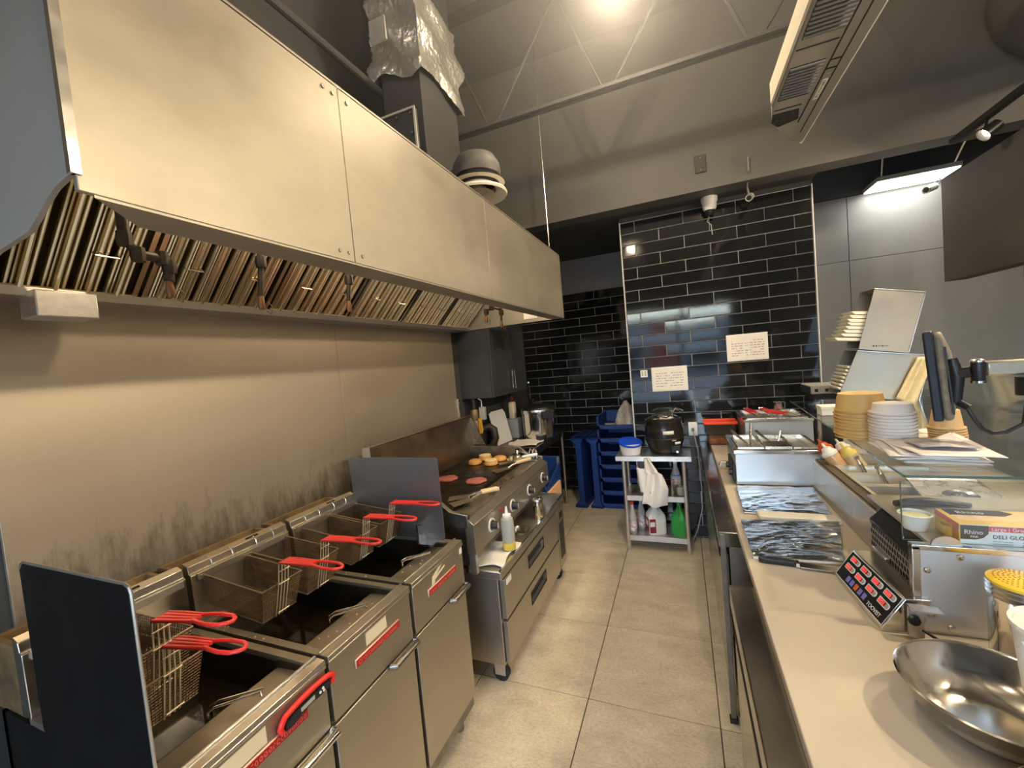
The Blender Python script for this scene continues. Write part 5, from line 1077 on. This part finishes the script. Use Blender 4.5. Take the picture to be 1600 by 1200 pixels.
for q in range(4): link('side_lettering', MB().box(gx0-.0009, gx0, gy1-.012-.014*(3-q)-.02, gy1-.012-.014*(3-q), gz0+.022-.004*q+.012, gz0+.027-.004*q+.012), mat('carton_brown_b', (.45, .22, .05), .5), gb) if q < 3 else None
Mt = lambda x, z: basis((x, gy0-.0018, z), (1, 0, 0), (0, 0, 1), (0, -1, 0))
text('lettering', 'Rhino', .0155, M['white'], gb, Mt(gx0+.008, gz0+.033)); text('lettering', 'PAK', .0085, M['white'], gb, Mt(gx0+.02, gz0+.0235))
text('lettering', 'Large | Grand', .0125, M['white'], gb, Mt(gx0+.06, gz1-.0135)); text('lettering', 'DELI GLOVES \u2022 GANTS', .0135, M['black'], gb, Mt(gx0+.062, gz0+.024)); text('lettering', 'NITRILE', .006, M['black'], gb, Mt(gx0+.015, gz0+.009)) if 0 else None
Mt2 = basis((gx0+.03, gy1-.035, gz1+.0016), (1, 0, 0), (0, 1, 0), (0, 0, 1)); text('lettering', 'Rhino', .024, M['white'], gb, Mt2)
fp = MB()
for q in range(2):
    for a in range(2): fp.box(gx0+.062+a*.055, gx0+.10+a*.055, gy0-.0016, gy0-.0006, gz0+.015-q*.006, gz0+.0175-q*.006)
link('small_print', fp, M['greyl'], gb, stuff=True)
# timer
tm = thing('kitchen_timer', 'black-faced multi-channel kitchen timer with red digits on the worktop', 'timer', (.5, 1.48, .902))
a0 = Vector((.425, 1.615, .915)); a1 = Vector((.447, 1.335, .915)); b0 = Vector((.477, 1.622, .995))
ux = (a1-a0).normalized(); vy = (b0-a0); vy = (vy-ux*vy.dot(ux)).normalized(); nz_ = ux.cross(vy)
Wt, Ht = (a1-a0).length, .098
Mf = basis(a0, ux, vy, nz_)
def F(x, y, z): return Mf @ Vector((x, y, z))
bd = MB(); P5 = [a0+Vector((0, 0, -.012)), a0, F(0, Ht, 0), F(0, Ht, 0)+Vector((.055, .004, 0)), a0+Vector((.085, .006, -.012))]
v = P5+[p+ux*Wt for p in P5]; bd.add(v, [(4, 3, 2, 1, 0), (5, 6, 7, 8, 9)]+[(i, (i+1) % 5, 5+(i+1) % 5, 5+i) for i in range(5)])
link('case', bd, M['steel_b'], tm, bev=.002)
link('face', MB().box(.004, Wt-.004, .004, Ht-.004, 0, .0015, Mf), M['black'], tm)
link('face_border', MB().tube([F(.004, .004, .0015), F(Wt-.004, .004, .0015), F(Wt-.004, Ht-.004, .0015), F(.004, Ht-.004, .0015)], .0012, 4, closed=True), M['white'], tm)
M['led'] = mat('red_led', (.6, .02, .02), .4, emit=(1, .10, .08), estr=1.0)
M['disp'] = mat('display_red', (.42, .03, .03), .4)
dg = ['0021', '0111', '0222', '0600', '0010', '0220', '0308', '0221']
for i in range(8):
    r_, c_ = divmod(i, 4); x = .020+c_*.064-(r_*.0); y = Ht-.030-r_*.028
    w_, h_ = .052, .018
    pts = [(x, y), (x+w_-.009, y)]+[(x+w_-.009+.009*math.cos(t), y+h_/2+.009*math.sin(t)) for t in [(-PI/2)+PI*k/8 for k in range(1, 8)]]+[(x+w_-.009, y+h_), (x, y+h_)]
    n_ = len(pts); bb = MB().add([F(p, q, .0015) for p, q in pts]+[F(p, q, .0027) for p, q in pts], [tuple(range(n_-1, -1, -1)), tuple(range(n_, 2*n_))]+[(k, (k+1) % n_, n_+(k+1) % n_, n_+k) for k in range(n_)])
    ch = link('channel', bb, M['white'], tm)
    link('display', MB().box(x+.003, x+.036, y+.003, y+h_-.003, .0027, .0033, Mf), M['disp'], ch)
    text('digits', dg[i], .0135, M['led'], ch, Mf @ Matrix.Translation((x+.004, y+.0045, .0036)))
    link('button', MB().lathe([(.006, .0027), (.006, .004)], (0, 0, 0), 14, Mf @ Matrix.Translation((x+w_-.009, y+h_/2, 0))), M['greyl'], ch)
for k in range(5): link('key', MB().box(.062+k*.024, .062+k*.024+.016, .012, .030, .0015, .003, Mf), mat('key_orange', (.75, .16, .05), .4) if k == 2 else (M['keyb'] if 'keyb' in M else M.setdefault('keyb', mat('key_violet', (.22, .20, .55), .4))), tm, bev=.001)
text('lettering', 'TOOVIST', .0165, M['white'], tm, Mf @ Matrix.Translation((.188, .011, .002)))
link('bracket', MB().box(.50, .53, 1.322, 1.332, .905, .99).box(.50, .56, 1.30, 1.332, .985, .989), M['steel'], tm); link('bracket_knob', MB().lathe([(.012, 0), (.014, .004), (.012, .012)], (0, 0, 0), 8, basis((.508, 1.322, .955), (1, 0, 0), (0, 0, 1), (0, -1, 0))), M['black'], tm)
link('power_cord', MB().tube([(.52, 1.33, .93), (.555, 1.30, .915), (.60, 1.27, .908), (.66, 1.3, .906)], .0035, 8), M['black'], tm)
# shaker, tub and bowls
sh = thing('cheese_shaker', 'tall steel shaker with yellow perforated lid on the worktop', 'shaker', (.665, 1.255, .902))
c = (.683, 1.262, 0)
link('cup', MB().lathe([(.055, .902), (.057, .906), (.057, 1.07)], c, 36), M['mirror'], sh)
rg = MB()
for k in range(3): rg.lathe([(.058, 1.07+k*.011), (.0605, 1.0755+k*.011), (.058, 1.081+k*.011)], c, 36, cap0=False, cap1=False)
link('lid_ring', rg, M['steel_b'], sh, smooth=20)
lid_ = link('lid', MB().lathe([(.059, 1.101), (.059, 1.107), (.052, 1.111), (.02, 1.115)], c, 36), mat('yellow_lid', (.82, .55, .04), .4), sh)
pp = MB()
for r_ in range(1, 7):
    for k in range(r_*6):
        a = 2*PI*k/(r_*6); x, y = c[0]+r_*.0078*math.cos(a), c[1]+r_*.0078*math.sin(a); zz = 1.1152-max(0, r_*.0078-.02)*.125+.0002
        pp.box(x-.0015, x+.0015, y-.0015, y+.0015, zz-.001, zz)
link('perforation', pp, mat('lid_hole', (.35, .16, .01), .8), lid_, stuff=True)
tb_ = thing('white_tub', 'white plastic tub with a thin wire handle at the right edge', 'tub', (.655, 1.10, .902))
c = (.665, 1.115, 0)
link('tub', MB().lathe([(.055, .902), (.058, .906), (.075, 1.075), (.079, 1.078), (.079, 1.088), (.073, 1.088), (.068, 1.07), (.05, .92)], c, 36, cap1=False), M['white'], tb_, smooth=30); link('handle', MB().tube([(.59, 1.10, 1.06), (.60, 1.06, 1.03), (.63, 1.03, 1.0), (.68, 1.03, 1.0)], .0025, 6), M['white'], tb_)
link('contents', MB().lathe([(.071, 1.082), (.05, 1.085)], c, 30), M['paper'], tb_)
bw = [(.17, .098), (.176, .1), (.172, .104), (.165, .098), (.145, .05), (.11, .018), (.06, .008)]
def bowl(label, c, R, tilt=0):
    s = R/.175; o = thing('mixing_bowl', label, 'bowl', c, 'steel mixing bowls')
    Mb_ = Matrix.Translation(c) @ Matrix.Rotation(tilt, 4, 'Y')
    outer = [(.06*s, 0), (.115*s, .010*s), (.15*s, .045*s), (.170*s, .094*s), (.178*s, .097*s), (.180*s, .101*s), (.176*s, .104*s), (.168*s, .098*s), (.147*s, .048*s), (.112*s, .013*s), (.06*s, .005*s)]
    link('bowl', MB().lathe(outer, (0, 0, 0), 56, Mb_), M['mirror'], o, smooth=60)
bowl('large shiny steel mixing bowl resting on the beige worktop', (.523, 1.055, .903), .141)
bowl('second steel mixing bowl, cut off at the bottom right corner', (.545, .755, .903), .14)

# ------------------------------------------------------------------ glass guard and what stands on it
sg = thing('glass_guard', 'clear glass sneeze guard with a flat top shelf over the topping rail', 'glass guard', (.95, 2.2, .902))
M['glass'] = thin_glass('guard_glass', (.965, .985, .978), .05)
M['glassedge'] = mat('green_glass_edge', (.10, .16, .14), .15)
ZG = 1.31
link('top_shelf', MB().prism([(.53, 1.395), (1.26, 1.395), (1.26, 3.05), (.615, 3.05)], 2, ZG-.006, ZG), M['glass'], sg)
link('shelf_edge', MB().box(.53, 1.26, 1.3935, 1.395, ZG-.006, ZG+.0005), M['glassedge'], sg)
link('shelf_edge', MB().prism([(.5285, 1.395), (.53, 1.395), (.615, 3.05), (.6135, 3.05)], 2, ZG-.006, ZG+.0005), M['glassedge'], sg)
link('end_pane', MB().prism([(.535, 1.142), (.505, 1.31), (.52, 1.318), (1.30, 1.285), (1.30, 1.142)], 1, 1.374, 1.382) if 0 else MB().box(.515, 1.26, 1.376, 1.382, 1.141, 1.300), M['glass'], sg)
link('pane_edge', MB().box(.5138, .515, 1.376, 1.382, 1.141, 1.300), M['glassedge'], sg)
link('front_pane', MB().prism([(1.27, .905), (1.276, .905), (1.306, 1.45), (1.30, 1.45)], 1, 1.40, 3.2), M['glass'], sg)
link('pane_edge', MB().prism([(1.27, .905), (1.276, .905), (1.306, 1.45), (1.30, 1.45)], 1, 1.396, 1.40), M['glassedge'], sg)
for x, y in ((1.22, 1.85), (1.22, 2.98), (.75, 3.0)): link('post', MB().cyl((x, y, .903), (x, y, ZG-.008), .012, 12), M['steel_b'], sg)
# cardboard bowls
M['kraft'] = mat('kraft_bowl', (.72, .46, .16), .55, var=.06, vscale=20)
M['kraft2'] = mat('kraft_cup', (.66, .44, .20), .6)
def rim_cup(r0, r1, h, up):
    pr_ = [(r0, 0), (r1-.002, h), (r1+.003, h+.002), (r1+.002, h+.005), (r1-.003, h+.003), (r0-.002, .004)]
    pr_[2] = (r1+.004, h+.001); pr_[3] = (r1+.004, h+.005)
    return pr_ if up else [(r, -z) for r, z in pr_]
def stack(name, cat, n_, pos, r0, r1, h, step, mt, labf, grp, upside=True):
    p0 = None
    for i in range(n_):
        z = pos[2]+h+.006+i*step if upside else pos[2]+i*step
        if p0 is None:
            b = MB().lathe(rim_cup(r0, r1, h, not upside), (0, 0, 0), 32, cap1=False); p0 = link(name, b, mt, None, smooth=35); o = p0
        else:
            o = p0.copy(); COL.objects.link(o)
        o.location = (pos[0]+random.gauss(0, .001), pos[1]+random.gauss(0, .001), z); o['label'] = labf(i); o['category'] = cat; o['group'] = grp
ords = ['bottom', 'second', 'third', 'fourth', 'fifth', 'sixth', 'seventh', 'eighth', 'ninth', 'tenth', 'eleventh', 'twelfth', 'thirteenth', 'fourteenth', 'topmost']
def of(n_, txt):
    return lambda i: ('topmost ' if i == n_-1 else ords[i]+' ')+txt+('' if i == n_-1 else ', from below')
stack('paper_bowl', 'bowl', 9, (.605, 1.915, 1.311), .066, .0755, .058, .0125, M['kraft'], of(9, 'tan paper bowl of the upturned stack on glass'), 'tan paper bowls stacked on the glass shelf')
M['lidp'] = mat('clear_lid_plastic', (.93, .85, .77), .25, trans=.15, ior=1.15)
stack('plastic_cover', 'lid', 11, (.652, 1.785, 1.311), .051, .060, .026, .0108, M['lidp'], of(11, 'clear plastic lid in the stack beside the tan bowls'), 'clear plastic bowl lids stacked on the glass shelf')
stack('paper_cup', 'cup', 7, (.80, 1.80, 1.311), .033, .043, .055, .0080, M['kraft2'], of(7, 'small kraft paper cup in the stack behind the monitor'), 'kraft paper cups stacked upside down')
for i, (x, y) in enumerate(((.70, 1.96), (.745, 1.84), (.84, 1.94))):
    o = solo('flat_cover', MB().lathe([(.058, 0), (.062, .004), (.058, .010), (.02, .012)], (x, y, ZG+.001), 28), M['lidp'], ['flat clear lid at the left foot of the lid stack', 'flat clear lid between the lid stack and the kraft cups', 'flat clear lid farthest back beside the kraft cups'][i], 'lid', (x, y, ZG+.001), 'flat lids lying on the glass')
# papers
rnd = random.Random(4)
for i in range(6):
    a = rnd.gauss(0, .07); dx, dy = rnd.gauss(0, .02), rnd.gauss(0, .02)
    Mp = Matrix.Translation((.672+dx, 1.63+dy, 1.312+i*.0055)) @ Matrix.Rotation(a-.12, 4, 'Z')
    v = lambda u, w, Mp=Mp, i=i: Mp @ Vector(((u-.5)*.18, (w-.5)*.22, .003*math.sin(u*4+i)*math.sin(w*5+i*2)+(.012*(u-.75)*8*(w-.2) if u > .75 and i > 3 else 0)))
    o = solo('paper_sheet', MB().grid(v, 12, 10), mat('paper_%d' % i, (.74+.02*(i % 3), .71, .68), .75), [ords[i], 'topmost'][i == 5]+' paper sheet of the loose pile on the near glass shelf'+('' if i == 5 else ', counted from below'), 'paper', (.735, 1.675, 1.312+i*.0055), 'loose papers on the glass shelf', solid=.002, smooth=60)
o = thing('receipt_printout', 'grey-printed leaflet lying on the paper pile', 'leaflet', (.71, 1.61, 1.346)); link('sheet', MB().grid(lambda u, w: (.63+.13*u, 1.55+.12*w, 1.350+.003*math.sin(u*5)), 8, 6), mat('leaflet', (.42, .40, .42), .7, var=.5, vscale=14), o, solid=.0015)
solo('paper_box', MB().box(.615, .69, 2.42, 2.50, 1.311, 1.352).box(.612, .693, 2.417, 2.503, 1.342, 1.356), M['paper'], 'small lidded white paper box at the far left of the glass shelf', 'box', (.65, 2.46, 1.311), bev=.002)
gbx = thing('grey_device', 'flat beige-grey electronic box on a stand against the tiled wall', 'device', (.93, 3.55, .902))
link('case', MB().box(.82, 1.06, 3.44, 3.70, 1.30, 1.355), M['greyl'], gbx, bev=.004); link('front', MB().box(.815, .82, 3.45, 3.69, 1.305, 1.35), M['black'], gbx); link('stand', MB().box(.84, 1.0, 3.48, 3.68, .903, 1.30), M['black'], gbx)
for y in (3.5, 3.56): link('port', MB().box(.84+(y-3.5), .86+(y-3.5), 3.437, 3.44, 1.315, 1.335), M['black'], gbx)

# container dispenser: two slanted steel sleeves
M['disp_st'] = mat('sleeve_steel', (.46, .425, .36), .42, .8, rvar=.1, vscale=4, var=.08)
def sleeve(name, label, q, y0, y1, loc):
    o = thing(name, label, 'dispenser', loc)
    b = MB(); b.prism(q, 1, y0, y0+.004); b.prism(q, 1, y1-.004, y1)
    # floor, top and right walls joining the two faces (left end open)
    for a, c_ in ((0, 1), (1, 2), (2, 3)):
        p, r_ = Vector((q[a][0], 0, q[a][1])), Vector((q[c_][0], 0, q[c_][1])); d = (r_-p).normalized(); nn = Vector((d.z, 0, -d.x))*.004
        v = [p+Vector((0, y0, 0)), r_+Vector((0, y0, 0)), r_+Vector((0, y1, 0)), p+Vector((0, y1, 0))]; v += [a_-nn for a_ in v]
        b.add(v, [(0, 1, 2, 3), (7, 6, 5, 4), (0, 4, 5, 1), (1, 5, 6, 2), (2, 6, 7, 3), (3, 7, 4, 0)])
    link('sleeve', b, M['disp_st'], o); 
    link('rolled_edge', MB().tube([(q[0][0], y0, q[0][1]), (q[1][0], y0, q[1][1]), (q[2][0], y0, q[2][1])], .004, 6), M['steel_b'], o)
    return o
lo_ = sleeve('container_dispenser', 'lower slanted steel sleeve holding white takeout containers', [(.905, 1.60), (1.215, 1.545), (1.16, 1.305), (.815, 1.36)], 2.86, 3.06, (1.0, 2.95, 1.302))
link('foot', MB().box(.86, .90, 2.87, 3.05, 1.311, 1.355), M['disp_st'], lo_); link('foot', MB().box(1.10, 1.14, 2.87, 3.05, 1.311, 1.318), M['disp_st'], lo_)
up = sleeve('container_dispenser', 'upper slanted steel sleeve with white containers sticking out at left', [(.985, 1.925), (1.195, 1.878), (1.118, 1.572), (.905, 1.612)], 2.84, 3.04, (1.0, 2.95, 1.6))
link('scribble', MB().box(.965, .975, 2.8385, 2.84, 1.616, 1.622).box(.98, .985, 2.8385, 2.84, 1.613, 1.623).box(.99, 1.005, 2.8385, 2.84, 1.615, 1.618).box(1.008, 1.012, 2.8385, 2.84, 1.61, 1.62).box(1.015, 1.035, 2.8385, 2.84, 1.613, 1.616), M['black'], up, stuff=True)
M['clam'] = mat('white_foam', (.80, .77, .66), .7)
def container(i, x, y, z, w, d, h, lb_, grp, ang):
    b = MB(); pr_ = [(-w/2, h), (-w/2-.004, h), (-w/2-.004, h-.004), (-w/2+.012, 0), (w/2-.012, 0), (w/2+.004, h-.004), (w/2+.004, h)]
    b.prism([(p, q) for p, q in pr_], 1, -d/2, d/2)
    o = link('takeout_container', b, M['clam'], None, bev=.001); o.location = (x, y, z); o.rotation_euler = (0, ang, 0)
    o['label'] = lb_; o['category'] = 'container'; o['group'] = grp
for i in range(8): container(i, .945+.012*(i-3.5)*.9-(.012 if i > 4 else 0)-(.02 if i == 0 else 0), 2.945, 1.655+i*.0195, .16, .17, .017, of(8, 'white takeout container in the upper steel sleeve')(i), 'white containers in the upper sleeve', .12)
for i in range(7): container(i, .90+.008*(i-3), 2.955, 1.375+i*.0195, .13, .17, .017, of(7, 'white takeout container in the lower steel sleeve')(i), 'white containers in the lower sleeve', .12)
def drape(u, v):
    return (1.155+.05*u-(.10-.02*u)*v+.006*math.sin(u*9), 2.83+.012*math.sin(u*12+v*2), 1.54-.215*v-.05*v*u)
solo('cream_cloth', MB().grid(drape, 26, 16), mat('cream_cloth', (.72, .62, .38), .9, var=.15, vscale=20), 'cream folded cloth draped at the right end of the lower sleeve', 'cloth', (1.16, 2.82, 1.302), solid=.012, smooth=80)

# ------------------------------------------------------------------ monitor on its arm
mo = thing('touch_monitor', 'slim touch monitor seen edge-on, carried by a steel arm', 'monitor', (.75, 1.72, 1.42))
dw = Vector((.40, .915, 0)).normalized(); nrm = Vector((-dw.y, dw.x, 0)); tl = Vector((.0, 0, 1)); 
tz = (Vector((0, 0, 1))+nrm*.07).normalized(); nn = dw.cross(tz)
if nn.dot(nrm) < 0: nn = -nn
Mm = basis((.705, 1.60, 1.415), dw, tz, nn)
link('screen_bezel', MB().prism([(0, 0), (.27, 0), (.27, .27), (0, .27)], 2, .0, .022), mat('navy_black_bezel', (.018, .021, .032), .4), mo, bev=.005)
link('screen', MB().box(.012, .258, .014, .256, .0215, .0225), mat('screen_glass', (.03, .035, .06), .12), mo)
b = MB(); b.prism([(.0, .0), (.0, .26), (-.018, .265), (-.034, .20), (-.032, .06), (-.02, .0)], 0, .01, .26)
# prism on axis 0 uses (y, z) = (first, second): reorder to local (x, y, z)
bk_ = MB().add([Vector((v.x, v.z, v.y)) for v in b.v], [tuple(reversed(f_)) for f_ in b.f])
link('back_housing', bk_, mat('dusty_housing', (.30, .25, .19), .55, var=.5, vscale=25, bump=.4, bscale=40), mo, bev=.008)
link('port_strip', MB().box(-.002, .012, .02, .22, -.024, -.02), M['black'], mo)
for ch in mo.children: ch.data.transform(Matrix.Translation(-ORG[mo]) @ Mm @ Matrix.Translation(ORG[mo]))
am = thing('monitor_arm', 'shiny steel monitor arm reaching in from the right', 'arm', (.95, 1.75, 1.3))
link('tilt_mount', MB().tube([(.735, 1.61, 1.47), (.735, 1.60, 1.55), (.728, 1.605, 1.60)], [.014, .018, .012], 12).tube([(.735, 1.60, 1.555), (.76, 1.585, 1.56)], .016, 12), M['black'], am, smooth=60)
link('collar', MB().lathe([(.014, 1.532), (.0145, 1.535), (.0145, 1.586), (.014, 1.589)], (.772, 1.58, 0), 24), M['black'], am)
link('collar_ring', MB().lathe([(.016, 1.587), (.016, 1.592), (.012, 1.596)], (.772, 1.58, 0), 24), M['steel_b'], am); link('collar_ring', MB().lathe([(.016, 1.528), (.016, 1.534)], (.772, 1.58, 0), 24), M['steel_b'], am)
link('arm_bar', MB().box(.786, 1.24, 1.57, 1.592, 1.545, 1.588), M['deck'], am, bev=.006)
link('elbow', MB().lathe([(.022, 1.49), (.022, 1.54)], (.865, 1.57, 0), 20), M['black'], am)
link('post', MB().cyl((1.22, 1.60, 1.322), (1.22, 1.60, 1.60), .02, 16), M['steel_b'], am); link('base', MB().lathe([(.04, 1.311), (.04, 1.322)], (1.21, 1.60, 0), 24), M['black'], am)
link('cable', MB().tube([(.73, 1.61, 1.475), (.752, 1.59, 1.455), (.765, 1.585, 1.42), (.78, 1.585, 1.395), (.80, 1.585, 1.382), (.83, 1.585, 1.385), (.86, 1.575, 1.41), (.868, 1.57, 1.50)], .0055, 8), M['black'], am, smooth=80)
link('plug', MB().tube([(.732, 1.61, 1.478), (.755, 1.588, 1.456)], .010, 10), M['black'], am)

# ------------------------------------------------------------------ cooking haze under the ceiling
hz = bpy.data.materials.new('cooking_haze'); hz.use_nodes = True; n, l = hz.node_tree.nodes, hz.node_tree.links
n.remove(n['Principled BSDF']); vsn = n.new('ShaderNodeVolumeScatter'); vsn.inputs['Density'].default_value = .10; vsn.inputs['Anisotropy'].default_value = .35; vsn.inputs[0].default_value = (1, 1, 1, 1)
l.new(vsn.outputs[0], n['Material Output'].inputs['Volume'])
solo('smoke_haze', MB().box(-1.85, 1.7, .5, 3.6, 2.96, 4.28), hz, 'thin pale haze of cooking smoke hanging under the ceiling over the hood', 'haze', (-.1, 2, 2.96), stuff=True)
